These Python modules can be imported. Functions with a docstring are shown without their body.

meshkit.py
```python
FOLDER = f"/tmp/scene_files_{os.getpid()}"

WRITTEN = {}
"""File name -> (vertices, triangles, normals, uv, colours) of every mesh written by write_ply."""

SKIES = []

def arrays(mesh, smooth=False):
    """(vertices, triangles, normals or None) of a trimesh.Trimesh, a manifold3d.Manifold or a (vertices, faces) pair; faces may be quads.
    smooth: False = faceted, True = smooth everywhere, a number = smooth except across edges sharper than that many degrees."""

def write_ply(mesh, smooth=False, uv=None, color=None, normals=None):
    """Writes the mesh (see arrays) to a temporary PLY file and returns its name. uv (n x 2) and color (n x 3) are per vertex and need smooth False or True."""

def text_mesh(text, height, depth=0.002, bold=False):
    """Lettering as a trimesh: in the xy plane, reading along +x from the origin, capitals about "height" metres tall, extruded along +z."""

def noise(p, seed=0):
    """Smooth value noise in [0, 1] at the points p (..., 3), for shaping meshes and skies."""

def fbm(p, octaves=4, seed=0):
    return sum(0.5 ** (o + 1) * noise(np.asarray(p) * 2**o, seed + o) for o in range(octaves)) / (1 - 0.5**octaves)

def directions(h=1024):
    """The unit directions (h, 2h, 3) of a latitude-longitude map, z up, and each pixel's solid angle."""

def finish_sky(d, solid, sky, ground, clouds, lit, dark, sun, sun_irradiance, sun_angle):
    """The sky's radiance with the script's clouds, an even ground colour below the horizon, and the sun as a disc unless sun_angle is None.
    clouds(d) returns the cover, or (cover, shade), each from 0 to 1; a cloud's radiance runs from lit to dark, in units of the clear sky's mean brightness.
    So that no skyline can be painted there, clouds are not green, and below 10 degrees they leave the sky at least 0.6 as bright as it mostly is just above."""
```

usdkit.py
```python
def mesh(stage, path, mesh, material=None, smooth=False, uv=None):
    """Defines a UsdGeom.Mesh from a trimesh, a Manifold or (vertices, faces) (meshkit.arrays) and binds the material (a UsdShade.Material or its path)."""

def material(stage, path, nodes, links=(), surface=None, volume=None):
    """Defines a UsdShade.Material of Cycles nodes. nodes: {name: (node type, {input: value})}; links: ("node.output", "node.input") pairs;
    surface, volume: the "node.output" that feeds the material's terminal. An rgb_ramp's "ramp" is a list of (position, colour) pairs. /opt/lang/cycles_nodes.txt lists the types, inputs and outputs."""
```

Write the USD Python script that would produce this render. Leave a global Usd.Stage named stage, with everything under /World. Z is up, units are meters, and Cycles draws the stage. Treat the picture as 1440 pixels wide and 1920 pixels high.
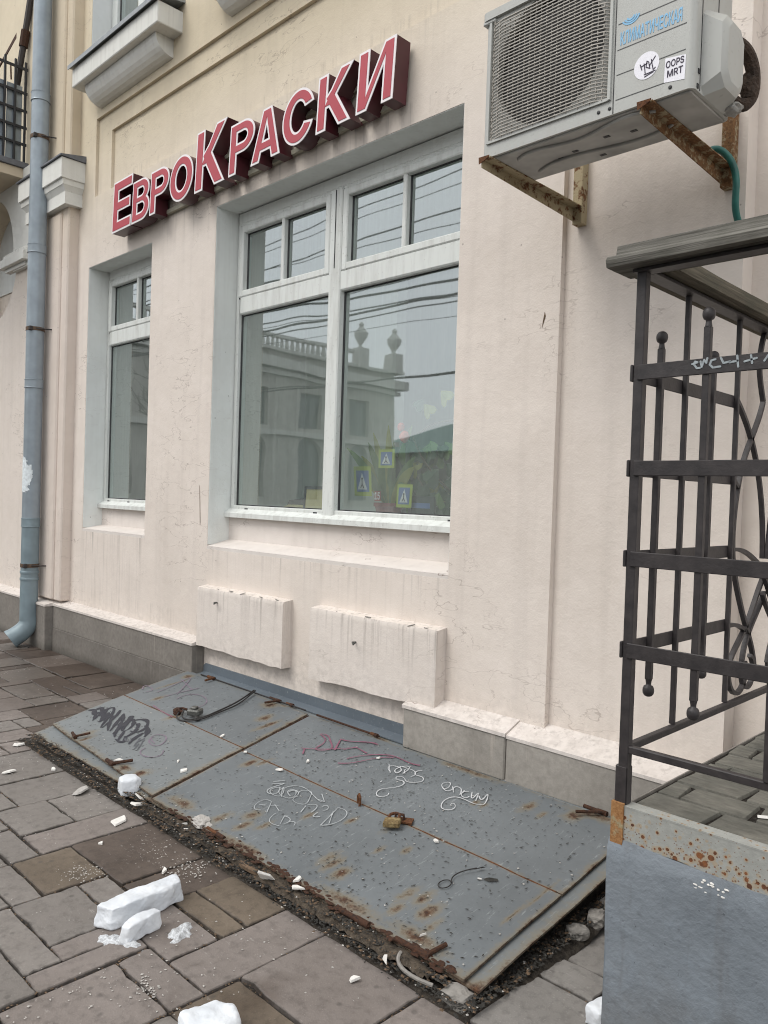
import math, random
import numpy as np
import trimesh
import manifold3d as m3
import shapely.geometry as sg
from shapely import affinity
from shapely.ops import unary_union
import usdkit, meshkit
from pxr import Usd, UsdGeom, UsdLux, UsdShade, Gf, Sdf

random.seed(7)
rng = np.random.default_rng(7)
stage = Usd.Stage.CreateInMemory()
UsdGeom.SetStageUpAxis(stage, UsdGeom.Tokens.z)
UsdGeom.SetStageMetersPerUnit(stage, 1.0)
UsdGeom.Xform.Define(stage, '/World')
UsdGeom.Scope.Define(stage, '/World/Looks')

# ------------------------------------------------------------------ camera, sky, sun, exposure
cam = UsdGeom.Camera.Define(stage, '/World/camera')
Rt = [0.71055612, 0.70288368, 0.03262723]
Up = [-0.03694825, -0.00903395, 0.99927635]
Fw = [-0.70266978, 0.71124744, -0.0195512]
CAM = (0.0, -2.97, 1.43)
cam.AddTransformOp().Set(Gf.Matrix4d(*Rt, 0, *Up, 0, -Fw[0], -Fw[1], -Fw[2], 0, *CAM, 1))
cam.CreateHorizontalApertureAttr(36.0)
cam.CreateVerticalApertureAttr(48.0)
cam.CreateFocalLengthAttr(36.93)
cam.CreateClippingRangeAttr(Gf.Vec2f(0.05, 2000))
cam.CreateExposureAttr(1.0)
SUN_EL, SUN_DIR = math.radians(52), (-0.35, -1.0)          # a veiled sun over the street
SKY_STRENGTH, SUN_I, SUN_ANGLE = 0.10, 0.22, 30.0
CLOUD = (7.35, 7.4, 7.5)
rot = math.atan2(*SUN_DIR)
sky = usdkit.material(stage, '/World/Looks/sky_look', {
    's': ('sky_texture', {'sky_type': 'single_scattering', 'sun_disc': False, 'sun_elevation': SUN_EL, 'sun_rotation': rot, 'aerosol_density': 2.0}),
    'c': ('texture_coordinate', {}),
    'n': ('noise_texture', {'scale': 2.2, 'detail': 5.0, 'roughness': 0.55}),
    'r': ('rgb_ramp', {'ramp': [(0.3, tuple(0.84 * c for c in CLOUD)), (0.7, tuple(1.12 * c for c in CLOUD))]}),
    'm': ('mix_color', {'fac': 0.9, 'use_clamp': False}),
    'b': ('background_shader', {'strength': SKY_STRENGTH})},
    [('c.generated', 'n.vector'), ('n.fac', 'r.fac'), ('s.color', 'm.a'), ('r.color', 'm.b'), ('m.result', 'b.color')], surface='b.background')
dome = UsdLux.DomeLight.Define(stage, '/World/sky')
UsdShade.MaterialBindingAPI.Apply(dome.GetPrim()).Bind(sky)
dome.GetPrim().SetCustomDataByKey('kind', 'structure')
sun = UsdLux.DistantLight.Define(stage, '/World/sun')
sun.CreateIntensityAttr(SUN_I); sun.CreateAngleAttr(SUN_ANGLE); sun.CreateNormalizeAttr(True)
sun.CreateColorAttr(Gf.Vec3f(1.0, 0.97, 0.92))
sun.AddRotateXYZOp().Set(Gf.Vec3f(90 - math.degrees(SUN_EL), 0, math.degrees(-rot) + 180))

# ------------------------------------------------------------------ helpers: names, prims
used = {}
def numbered(path):
    n = used.get(path, -1) + 1
    used[path] = n
    return path if n == 0 else f'{path}_{n:03d}'
def data(p, **k):
    for a, b in k.items():
        if b: p.SetCustomDataByKey(a, b)
    return p
BASE = {}
def thing(name, label=None, cat=None, base=(0, 0, 0), group=None, kind=None):
    path = numbered('/World/' + name)
    x = UsdGeom.Xform.Define(stage, path)
    x.AddTranslateOp().Set(Gf.Vec3d(*map(float, base)))
    BASE[path] = np.array(base, float)
    data(x.GetPrim(), label=label, category=cat, group=group, kind=kind)
    return path
def vf(mesh):
    if hasattr(mesh, 'to_mesh'):
        m = mesh.to_mesh(); return np.array(m.vert_properties[:, :3], float), np.array(m.tri_verts)
    if isinstance(mesh, (tuple, list)):
        v, f = np.asarray(mesh[0], float), np.asarray(mesh[1], int)
        if f.shape[1] == 4: f = np.vstack([f[:, [0, 1, 2]], f[:, [0, 2, 3]]])
        return v, f
    return np.array(mesh.vertices, float), np.array(mesh.faces)
def cat(*ms):
    V, F, n = [], [], 0
    for m in ms:
        v, f = vf(m); V.append(v); F.append(f + n); n += len(v)
    return np.vstack(V), np.vstack(F)
def part(parent, name, mesh, mat, smooth=False, label=None, kind=None, attrs=None):
    """A mesh in world coordinates as a part of parent (a thing or a part of a thing)."""
    path = numbered(f'{parent}/{name}')
    v, f = vf(mesh)
    if not attrs and len(np.unique(f)) < len(v):
        u, inv = np.unique(f, return_inverse=True); v, f = v[u], inv.reshape(f.shape)
    root = '/'.join(parent.split('/')[:3])
    v = v - BASE.get(root, 0)
    m = usdkit.mesh(stage, path, trimesh.Trimesh(v, f, process=False), MAT[mat], smooth=smooth)
    for k, a in (attrs or {}).items():
        UsdGeom.PrimvarsAPI(m).CreatePrimvar(k, Sdf.ValueTypeNames.FloatArray, 'vertex').Set([float(q) for q in a])
    data(m.GetPrim(), label=label, kind=kind)
    return path
def single(name, mesh, mat, label=None, cat_=None, group=None, kind=None, smooth=False, attrs=None):
    """A thing that is one mesh."""
    path = numbered('/World/' + name)
    v, f = vf(mesh)
    if not attrs and len(np.unique(f)) < len(v):
        u, inv = np.unique(f, return_inverse=True); v, f = v[u], inv.reshape(f.shape)
    m = usdkit.mesh(stage, path, trimesh.Trimesh(v, f, process=False), MAT[mat], smooth=smooth)
    for k, a in (attrs or {}).items():
        UsdGeom.PrimvarsAPI(m).CreatePrimvar(k, Sdf.ValueTypeNames.FloatArray, 'vertex').Set([float(q) for q in a])
    data(m.GetPrim(), label=label, category=cat_, group=group, kind=kind)
    return path

# ------------------------------------------------------------------ helpers: shapes
def box(x0, x1, y0, y1, z0, z1, b=0.0):
    if b <= 0:
        return trimesh.creation.box(bounds=[[x0, y0, z0], [x1, y1, z1]])
    lo, hi = np.array([x0, y0, z0]), np.array([x1, y1, z1])
    P = []
    for s in np.ndindex(2, 2, 2):
        c = np.where(s, hi, lo); d = np.where(s, -b, b)
        for k in range(3):
            e = d.copy(); e[k] = 0; P.append(c + e)
    return trimesh.convex.convex_hull(np.array(P))
def man(t):
    v, f = vf(t)
    return m3.Manifold(m3.Mesh(np.asarray(v, np.float32), np.asarray(f, np.uint32)))
def mbox(x0, x1, y0, y1, z0, z1):
    return m3.Manifold.cube((x1 - x0, y1 - y0, z1 - z0)).translate((x0, y0, z0))
def hull(P):
    return trimesh.convex.convex_hull(np.array(P, float))
def tube(P, r, n=10, caps=True):
    P = np.asarray(P, float); k = len(P)
    r = np.broadcast_to(np.asarray(r, float), (k,))
    t = np.gradient(P, axis=0); t /= np.linalg.norm(t, axis=1, keepdims=True) + 1e-12
    a = np.array([0, 0, 1.0]) if abs(t[0][2]) < 0.9 else np.array([1.0, 0, 0])
    rows = []
    for i in range(k):
        a = a - t[i] * (a @ t[i]); a /= np.linalg.norm(a) + 1e-12
        b = np.cross(t[i], a)
        an = np.arange(n) * 2 * np.pi / n
        rows.append(P[i] + r[i] * (np.cos(an)[:, None] * a + np.sin(an)[:, None] * b))
    V = np.vstack(rows); F = []
    for i in range(k - 1):
        for j in range(n):
            p, q = i * n + j, i * n + (j + 1) % n
            F += [[p, q, q + n], [p, q + n, p + n]]
    if caps:
        V = np.vstack([V, P[:1], P[-1:]]); c0, c1 = len(V) - 2, len(V) - 1
        for j in range(n):
            F += [[c0, (j + 1) % n, j], [c1, (k - 1) * n + j, (k - 1) * n + (j + 1) % n]]
    return V, np.array(F)
def spline(P, n=40):
    from scipy.interpolate import CubicSpline
    P = np.asarray(P, float)
    d = np.r_[0, np.cumsum(np.linalg.norm(np.diff(P, axis=0), axis=1))]
    return CubicSpline(d, P)(np.linspace(0, d[-1], n))
def sweep_rect(P, w, h, side):
    """A flat bar w x h swept along P; side is the direction of its width."""
    P = np.asarray(P, float); side = np.asarray(side, float)
    t = np.gradient(P, axis=0); t /= np.linalg.norm(t, axis=1, keepdims=True)
    u = np.cross(t, side); u /= np.linalg.norm(u, axis=1, keepdims=True)
    V = np.vstack([np.vstack([p + side * w / 2 + q * h / 2, p - side * w / 2 + q * h / 2, p - side * w / 2 - q * h / 2, p + side * w / 2 - q * h / 2]) for p, q in zip(P, u)])
    F = []
    for i in range(len(P) - 1):
        for j in range(4):
            a, b = i * 4 + j, i * 4 + (j + 1) % 4
            F += [[a, b, b + 4], [a, b + 4, a + 4]]
    F += [[0, 2, 1], [0, 3, 2]]; e = 4 * (len(P) - 1); F += [[e, e + 1, e + 2], [e, e + 2, e + 3]]
    return V, np.array(F)
def lathe(prof, c, n=16, axis='z'):
    prof = np.asarray(prof, float); V, F = [], []
    an = np.arange(n) * 2 * np.pi / n
    for r, z in prof:
        V.append(np.c_[c[0] + r * np.cos(an), c[1] + r * np.sin(an), np.full(n, c[2] + z)])
    V = np.vstack(V)
    for i in range(len(prof) - 1):
        for j in range(n):
            p, q = i * n + j, i * n + (j + 1) % n
            F += [[p, q, q + n], [p, q + n, p + n]]
    k = len(V); V = np.vstack([V, [[c[0], c[1], c[2] + prof[0][1]], [c[0], c[1], c[2] + prof[-1][1]]]])
    e = (len(prof) - 1) * n
    for j in range(n):
        F += [[k, (j + 1) % n, j], [k + 1, e + j, e + (j + 1) % n]]
    return V, np.array(F)
def ext_xz(poly, y_front, y_back):
    """A polygon in the x-z plane extruded from y_back to y_front (towards the street)."""
    out = []
    for g in getattr(poly, 'geoms', [poly]):
        if g.is_empty or g.area < 1e-9: continue
        t = trimesh.creation.extrude_polygon(g, abs(y_back - y_front), engine='earcut')
        v = np.array(t.vertices)
        out.append((np.c_[v[:, 0], y_back - v[:, 2] * np.sign(y_back - y_front), v[:, 1]], np.array(t.faces)))
    return cat(*out)
def extrude(poly, z0, z1):
    out = []
    for g in getattr(poly, 'geoms', [poly]):
        if g.is_empty or g.area < 1e-9: continue
        t = trimesh.creation.extrude_polygon(g, z1 - z0, engine='earcut'); t.apply_translation([0, 0, z0]); out.append(t)
    return cat(*out)
def lump(c, size, seed, n=3, rough=0.25, flat=0.0, rz=0.0, freq=2.2):
    """An irregular lump: an icosphere pushed about by noise; flat > 0 squares it up."""
    s = trimesh.creation.icosphere(n); v = np.array(s.vertices)
    if flat:
        m = np.abs(v).max(1, keepdims=True); v = v * (1 - flat) + v / m * flat * 0.85
    d = meshkit.fbm(v * freq + seed * 7.3, 4, seed) - 0.5
    v = v * (1 + rough * 2 * d[:, None]) * np.array(size)
    c_, s_ = math.cos(rz), math.sin(rz)
    v = np.c_[v[:, 0] * c_ - v[:, 1] * s_, v[:, 0] * s_ + v[:, 1] * c_, v[:, 2]] + np.array(c)
    return v, np.array(s.faces)
def chip(c, r, seed, h=0.006, tilt=0.1, aspect=0.6, rz=None, nrm=(0, 0, 1)):
    """A broken flat flake."""
    q = np.random.default_rng(seed); k = q.integers(5, 8)
    an = np.sort(q.uniform(0, 2 * np.pi, k)); rr = r * q.uniform(0.65, 1.1, k)
    p = np.c_[rr * np.cos(an), rr * np.sin(an) * aspect]
    rz = q.uniform(0, 6.28) if rz is None else rz
    R2 = np.array([[math.cos(rz), -math.sin(rz)], [math.sin(rz), math.cos(rz)]]); p = p @ R2.T
    tx, ty = q.uniform(-tilt, tilt, 2)
    P = []
    for x, y in p:
        z = tx * x + ty * y + abs(tilt) * r * 0.5
        P += [[x, y, z], [x * 0.88, y * 0.88, z + h]]
    P = np.array(P); n_ = np.array(nrm, float)
    P[:, 2] += -(n_[0] * P[:, 0] + n_[1] * P[:, 1]) / n_[2]
    return hull(P + np.array(c))
def ribbon(P, w, hz, taper=False):
    """A painted stroke on a surface whose height is hz(x, y)."""
    P = np.asarray(P, float)
    if len(P) > 2:
        P = spline(P, 6 * len(P))
    elif len(P) == 2: P = P[0] + (P[1] - P[0]) * np.linspace(0, 1, 8)[:, None]
    t = np.gradient(P, axis=0); t /= np.linalg.norm(t, axis=1, keepdims=True) + 1e-9
    nrm = np.c_[-t[:, 1], t[:, 0]]
    ww = w / 2 * (0.55 + 0.9 * meshkit.noise(np.c_[P * 34, np.zeros(len(P))], 3))
    if taper: ww = ww * np.interp(np.linspace(0, 1, len(P)), [0, .15, .7, 1], [.6, 1, .9, .35])
    A, B = P + nrm * ww[:, None], P - nrm * ww[:, None]
    V = np.vstack([np.c_[A, hz(A[:, 0], A[:, 1])], np.c_[B, hz(B[:, 0], B[:, 1])]]); n = len(P)
    F = []
    for i in range(n - 1): F += [[i, n + i, i + 1], [i + 1, n + i, n + i + 1]]
    return V, np.array(F)

# ------------------------------------------------------------------ materials
MAT = {}
class NG:
    def __init__(s): s.nodes, s.links, s.k = {}, [], 0
    def n(s, kind, **kw):
        s.k += 1; name = f'{kind}_{s.k}'; inp = {}
        for a, b in kw.items():
            if isinstance(b, str) and '.' in b: s.links.append((b, f'{name}.{a}'))
            else: inp[a] = b
        s.nodes[name] = (kind, inp); return name
    def pos(s):
        if not hasattr(s, '_p'): s._p = s.n('geometry') + '.position'
        return s._p
    def scaled(s, sx, sy, sz): return s.n('mapping', vector=s.pos(), scale=(sx, sy, sz)) + '.vector'
    def noise(s, scale, detail=4.0, rough=0.55, vec=None, dist=0.0): return s.n('noise_texture', vector=vec or s.pos(), scale=scale, detail=detail, roughness=rough, distortion=dist) + '.fac'
    def mr(s, v, a, b, c=0.0, d=1.0, kind='linear'): return s.n('map_range', range_type=kind, value=v, from_min=a, from_max=b, to_min=c, to_max=d, clamp=True) + '.result'
    def mul(s, a, b): return s.n('math', math_type='multiply', value1=a, value2=b) + '.value'
    def add(s, a, b): return s.n('math', math_type='add', value1=a, value2=b) + '.value'
    def mx(s, a, b): return s.n('math', math_type='maximum', value1=a, value2=b) + '.value'
    def mix(s, f, a, b, t='mix'): return s.n('mix_color', blend_type=t, fac=f, a=a, b=b) + '.result'
    def attr(s, name): return s.n('attribute', attribute=name) + '.fac'
    def bump(s, h, strength=0.3, dist=0.01): return s.n('bump', height=h, strength=strength, distance=dist) + '.normal'
    def xyz(s):
        if not hasattr(s, '_x'): s._x = s.n('separate_xyz', vector=s.pos())
        return s._x + '.x', s._x + '.y', s._x + '.z'
    def done(s, name, **p):
        b = s.n('principled_bsdf', **p)
        MAT[name] = usdkit.material(stage, '/World/Looks/' + name, s.nodes, s.links, surface=b + '.BSDF')
def plain(name, col, rough=0.6, metal=0.0, var=0.12, scale=20.0, bump=0.0, spec=0.5, **k):
    g = NG(); f = g.noise(scale, 5.0)
    c = g.mix(g.mr(f, 0.3, 0.7), tuple(x * (1 - var) for x in col), tuple(min(1, x * (1 + var)) for x in col))
    kw = dict(base_color=c, roughness=rough, metallic=metal, specular_ior_level=spec, **k)
    if bump: kw['normal'] = g.bump(g.noise(scale * 3, 4.0), bump, 0.01)
    g.done(name, **kw)

def plaster(name, low, high, streaks=(), crack=0.42, streak_all=0.12, zc=3.6, rough=0.9, blotch=0.07):
    g = NG(); x, y, z = g.xyz()
    big = g.noise(1.3, 4.0, 0.6); mid = g.noise(9.0, 4.0, 0.65); fine = g.noise(140.0, 1.0, 0.6)
    base = g.mix(g.mr(z, zc - 0.5, zc + 0.9, kind='smoothstep'), low, high)
    dark = g.mix(1.0, base, (0.84, 0.82, 0.80), 'multiply'); lite = g.mix(1.0, base, (1.05, 1.05, 1.06), 'multiply')
    c = g.mix(g.mr(big, 0.3, 0.7), g.mix(1 - blotch * 5 if blotch * 5 < 1 else 0.2, dark, base), g.mix(0.6, base, lite))
    c = g.mix(g.mul(g.mr(mid, 0.35, 0.7), 0.28), c, dark)
    # old repairs: patches of slightly different paint, with wavering edges
    wob = g.n('vector_math', math_type='add', vector1=g.scaled(0.8, 0.8, 1.1), vector2=g.n('vector_math', math_type='scale', vector1=g.n('noise_texture', vector=g.pos(), scale=5.0, detail=3.0, roughness=0.6) + '.color', scale=0.28) + '.vector') + '.vector'
    pv = g.n('voronoi_texture', vector=wob, scale=1.6, randomness=1.0) + '.color'
    pr = g.n('separate_color', color=pv) + '.r'
    c = g.mix(g.mr(pr, 0.0, 1.0, 0.0, 0.30), c, g.mix(1.0, c, (0.90, 0.895, 0.89), 'multiply'))
    # contact shade painted into the colour at the wall foot, in noisy patches
    foot_shade = g.mul(g.mr(g.add(z, g.mul(g.add(mid, -0.5), 0.5)), 0.30, 0.62, 1.0, 0.0), g.mr(g.noise(24.0, 4.0, 0.7), 0.42, 0.62))
    c = g.mix(g.mul(foot_shade, 0.35), c, (0.30, 0.265, 0.235))
    # grime that ran down the wall
    st = g.noise(1.0, 5.0, 0.62, vec=g.scaled(34.0, 34.0, 1.1)); st2 = g.noise(1.0, 4.0, 0.6, vec=g.scaled(11.0, 11.0, 0.6))
    run = g.mx(g.mr(st, 0.52, 0.70), g.mul(g.mr(st2, 0.55, 0.72), 0.7))
    m = g.mul(g.mr(st2, 0.5, 0.75), streak_all)
    for x0, x1, zt, L, s in streaks:
        k = g.mul(g.mul(g.mr(x, x0 - 0.03, x0 + 0.03), g.mr(x, x1 - 0.03, x1 + 0.03, 1.0, 0.0)), g.mul(g.mr(z, zt - L, zt - 0.02), g.mr(z, zt + 0.005, zt + 0.03, 1.0, 0.0)))
        m = g.mx(m, g.mul(g.mul(k, run), s))
    c = g.mix(m, c, (0.21, 0.185, 0.165))
    # hairline cracks, mostly along the brick courses beneath
    cn = g.noise(1.0, 4.0, 0.55, vec=g.scaled(1.6, 1.6, 5.5)); ab = g.n('math', math_type='absolute', value1=g.add(cn, -0.5)) + '.value'
    cn2 = g.noise(1.0, 5.0, 0.6, vec=g.scaled(2.2, 2.2, 2.6)); ab2 = g.n('math', math_type='absolute', value1=g.add(cn2, -0.47)) + '.value'
    where = g.mr(g.noise(1.1, 2.0, 0.5), 0.50, 0.60)
    cr = g.mul(g.mx(g.mr(ab, 0.0012, 0.0045, 1.0, 0.0), g.mul(g.mr(ab2, 0.0008, 0.003, 1.0, 0.0), 0.7)), g.mul(where, crack))
    c = g.mix(cr, c, (0.20, 0.15, 0.125))
    # specks
    v = g.n('voronoi_texture', vector=g.pos(), scale=7.0, randomness=1.0) + '.distance'
    c = g.mix(g.mul(g.mr(v, 0.025, 0.04, 1.0, 0.0), 0.5), c, (0.12, 0.10, 0.09))
    h = g.add(g.mul(g.noise(2.2, 1.0), 2.2), g.add(g.mul(g.noise(13.0, 3.0, 0.6), 0.6), g.mul(fine, 0.16)))
    g.done(name, base_color=c, roughness=rough, specular_ior_level=0.25, normal=g.bump(h, 0.42, 0.012))

LOW, HIGH = (0.705, 0.638, 0.575), (0.640, 0.560, 0.420)
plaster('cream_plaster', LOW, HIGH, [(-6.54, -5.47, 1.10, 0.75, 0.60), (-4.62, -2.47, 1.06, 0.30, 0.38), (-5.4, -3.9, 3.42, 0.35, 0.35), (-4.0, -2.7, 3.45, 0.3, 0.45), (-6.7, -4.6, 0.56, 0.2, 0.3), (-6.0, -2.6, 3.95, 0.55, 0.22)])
plaster('cream_plaster_lumps', (0.70, 0.640, 0.585), HIGH, [(-4.6, -2.4, 0.80, 0.34, 0.55), (-4.4, -4.0, 0.80, 0.2, 0.5)], crack=0.25)
plaster('cream_pilaster', (0.67, 0.59, 0.525), (0.60, 0.515, 0.39), [(-7.5, -6.6, 1.2, 0.7, 0.25)], crack=0.2)
plaster('white_moulding', (0.72, 0.72, 0.68), (0.70, 0.70, 0.655), [(-9.0, -3.0, 4.86, 0.4, 0.3)], crack=0.1)
plaster('grey_reveal', (0.73, 0.755, 0.73), (0.68, 0.70, 0.69), [(-4.7, -2.4, 3.4, 2.2, 0.12)], crack=0.1, rough=0.8)
plaster('ledge_plaster', (0.67, 0.622, 0.58), HIGH, [(-7, 0, 0.46, 0.2, 0.45)], crack=0.8)

def concrete(name, a, b, drip=(0.42, 0.375, 0.33), topz=0.385, dripk=0.6):
    g = NG(); x, y, z = g.xyz()
    n1 = g.noise(3.0, 6.0, 0.65); n2 = g.noise(30.0, 5.0, 0.7); n3 = g.noise(180.0, 2.0)
    c = g.mix(g.mr(n1, 0.3, 0.7), a, b); c = g.mix(g.mul(g.mr(n2, 0.4, 0.75), 0.5), c, tuple(0.55 * q for q in a))
    st = g.noise(1.0, 4.0, 0.6, vec=g.scaled(60.0, 60.0, 1.3))
    k = g.mul(g.mul(g.mr(st, 0.60, 0.68), g.mr(z, topz - 0.30, topz - 0.02)), g.mul(g.mr(g.noise(2.6, 2.0), 0.45, 0.6), dripk))
    c = g.mix(k, c, drip)
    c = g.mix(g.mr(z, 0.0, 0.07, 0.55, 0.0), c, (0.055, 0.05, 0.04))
    g.done(name, base_color=c, roughness=0.85, specular_ior_level=0.3, normal=g.bump(g.add(g.mul(n2, 0.6), g.mul(n3, 0.3)), 0.35, 0.006))
concrete('plinth_stone', (0.175, 0.16, 0.142), (0.255, 0.235, 0.21))
concrete('plinth_stone_dark', (0.135, 0.122, 0.108), (0.205, 0.188, 0.168), topz=0.3)
concrete('plinth_stone_pale', (0.265, 0.245, 0.218), (0.36, 0.335, 0.30))

def dirty_white(name, col, amount=0.5, rough=0.45):
    g = NG(); x, y, z = g.xyz()
    st = g.noise(1.0, 5.0, 0.6, vec=g.scaled(22.0, 22.0, 3.0)); n = g.noise(60.0, 4.0, 0.6)
    c = g.mix(g.mul(g.mr(st, 0.45, 0.7), amount), col, (0.36, 0.35, 0.32))
    c = g.mix(g.mul(g.mr(n, 0.62, 0.72), amount), c, (0.20, 0.19, 0.17))
    g.done(name, base_color=c, roughness=rough, normal=g.bump(g.noise(200.0), 0.08, 0.003))
dirty_white('window_white', (0.66, 0.68, 0.65), 0.42)
dirty_white('window_seal', (0.035, 0.036, 0.038), 0.05, 0.6)
dirty_white('air_conditioner_paint', (0.415, 0.42, 0.395), 0.30, 0.5)
dirty_white('air_conditioner_side', (0.40, 0.40, 0.385), 0.35, 0.5)

def glass(name, base, haze):
    g = NG()
    lw = g.n('layer_weight', blend=0.5) + '.facing'
    p = g.n('math', math_type='power', value1=lw, value2=3.6) + '.value'
    f = g.add(g.mul(p, 1 - base), base)
    nb = g.bump(g.noise(1.5, 1.0, 0.4), 0.05, 0.05)
    t = g.n('transparent_bsdf', color=(0.80, 0.88, 0.84)) + '.BSDF'
    gl = g.n('glossy_bsdf', color=(0.90, 0.97, 0.98), roughness=0.018, normal=nb) + '.BSDF'
    st = g.noise(1.0, 5.0, 0.6, vec=g.scaled(40.0, 40.0, 1.5))
    d = g.n('diffuse_bsdf', color=(0.46, 0.50, 0.47)) + '.BSDF'
    m = g.n('mix_closure', fac=f, closure1=t, closure2=gl) + '.closure'
    m2 = g.n('mix_closure', fac=g.mr(st, 0.3, 0.7, haze * 0.6, haze * 1.4), closure1=m, closure2=d) + '.closure'
    MAT[name] = usdkit.material(stage, '/World/Looks/' + name, g.nodes, g.links, surface=m2)
glass('window_glass', 0.28, 0.07)

def steel(name, paint, dark=0.5, rust_bias=0.0):
    """Old grey paint on sheet steel; the mesh's own 'rust' says where it has gone."""
    g = NG(); x, y, z = g.xyz()
    r = g.attr('rust'); n1 = g.noise(16.0, 6.0, 0.7); n2 = g.noise(70.0, 5.0, 0.7); n0 = g.noise(2.2, 4.0, 0.6); sc = g.noise(1.0, 4.0, 0.7, vec=g.scaled(90.0, 14.0, 60.0))
    c = g.mix(g.mr(n0, 0.3, 0.7), tuple(q * 0.82 for q in paint), tuple(q * 1.12 for q in paint))
    c = g.mix(g.mul(g.mr(n1, 0.45, 0.75), 0.35), c, tuple(q * 1.22 for q in paint))
    c = g.mix(g.mul(g.mr(sc, 0.60, 0.70), 0.45), c, (0.34, 0.36, 0.36))
    c = g.mix(g.mul(g.mr(n2, 0.60, 0.72), dark), c, (0.085, 0.085, 0.08))
    s = g.add(r, g.mul(g.add(n1, -0.5), 0.9)); s = g.add(s, g.mul(g.add(n2, -0.5), 0.5))
    halo = g.mr(s, 0.16 - rust_bias, 0.55 - rust_bias); core = g.mr(s, 0.46 - rust_bias, 0.72 - rust_bias)
    c = g.mix(g.mul(halo, 0.6), c, (0.20, 0.155, 0.085))
    c = g.mix(core, c, g.mix(g.mr(n2, 0.35, 0.65), (0.105, 0.047, 0.021), (0.036, 0.02, 0.014)))
    h = g.add(g.mul(core, 0.4), g.add(g.mul(n2, 0.25), g.mul(g.noise(240.0, 3.0), 0.1)))
    ro = g.mr(core, 0.0, 1.0, 0.52, 0.9)
    g.done(name, base_color=c, roughness=ro, specular_ior_level=0.4, normal=g.bump(h, 0.35, 0.004))
steel('hatch_steel', (0.132, 0.146, 0.154), 0.6)
steel('hatch_steel_pale', (0.160, 0.174, 0.178), 0.55)
steel('flashing_steel', (0.115, 0.138, 0.160), 0.5)
def speckled(name, paint):
    g = NG(); r = g.attr('rust'); n = g.noise(45.0, 5.0, 0.7)
    d = g.n('voronoi_texture', vector=g.pos(), scale=62.0, randomness=1.0) + '.distance'; d2 = g.n('voronoi_texture', vector=g.pos(), scale=130.0, randomness=1.0) + '.distance'
    lim = g.mul(g.add(r, g.mul(g.add(n, -0.5), 0.6)), 0.52)
    dot = g.mx(g.n('math', math_type='less_than', value1=d, value2=lim) + '.value', g.mul(g.n('math', math_type='less_than', value1=d2, value2=g.mul(lim, 0.8)) + '.value', 0.8))
    halo = g.mr(g.add(d, g.mul(lim, -1.6)), -0.05, 0.10, 1.0, 0.0)
    c = g.mix(g.mul(halo, 0.55), g.mix(g.mr(n, 0.3, 0.7), tuple(0.8 * q for q in paint), paint), (0.34, 0.24, 0.13))
    c = g.mix(dot, c, g.mix(g.mr(n, 0.4, 0.6), (0.20, 0.075, 0.025), (0.08, 0.03, 0.014)))
    g.done(name, base_color=c, roughness=0.75, normal=g.bump(g.add(n, g.mul(dot, 0.5)), 0.4, 0.004))
speckled('porch_edge_steel', (0.33, 0.335, 0.31))
def rusty(name, a, b, paint=None, k=0.5):
    g = NG(); n = g.noise(28.0, 6.0, 0.7); n2 = g.noise(110.0, 4.0, 0.7)
    c = g.mix(g.mr(n2, 0.3, 0.7), a, b)
    if paint: c = g.mix(g.mr(n, k - 0.04, k + 0.05), c, paint)
    g.done(name, base_color=c, roughness=0.85, specular_ior_level=0.3, normal=g.bump(g.add(n, g.mul(n2, 0.5)), 0.6, 0.006))
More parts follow.
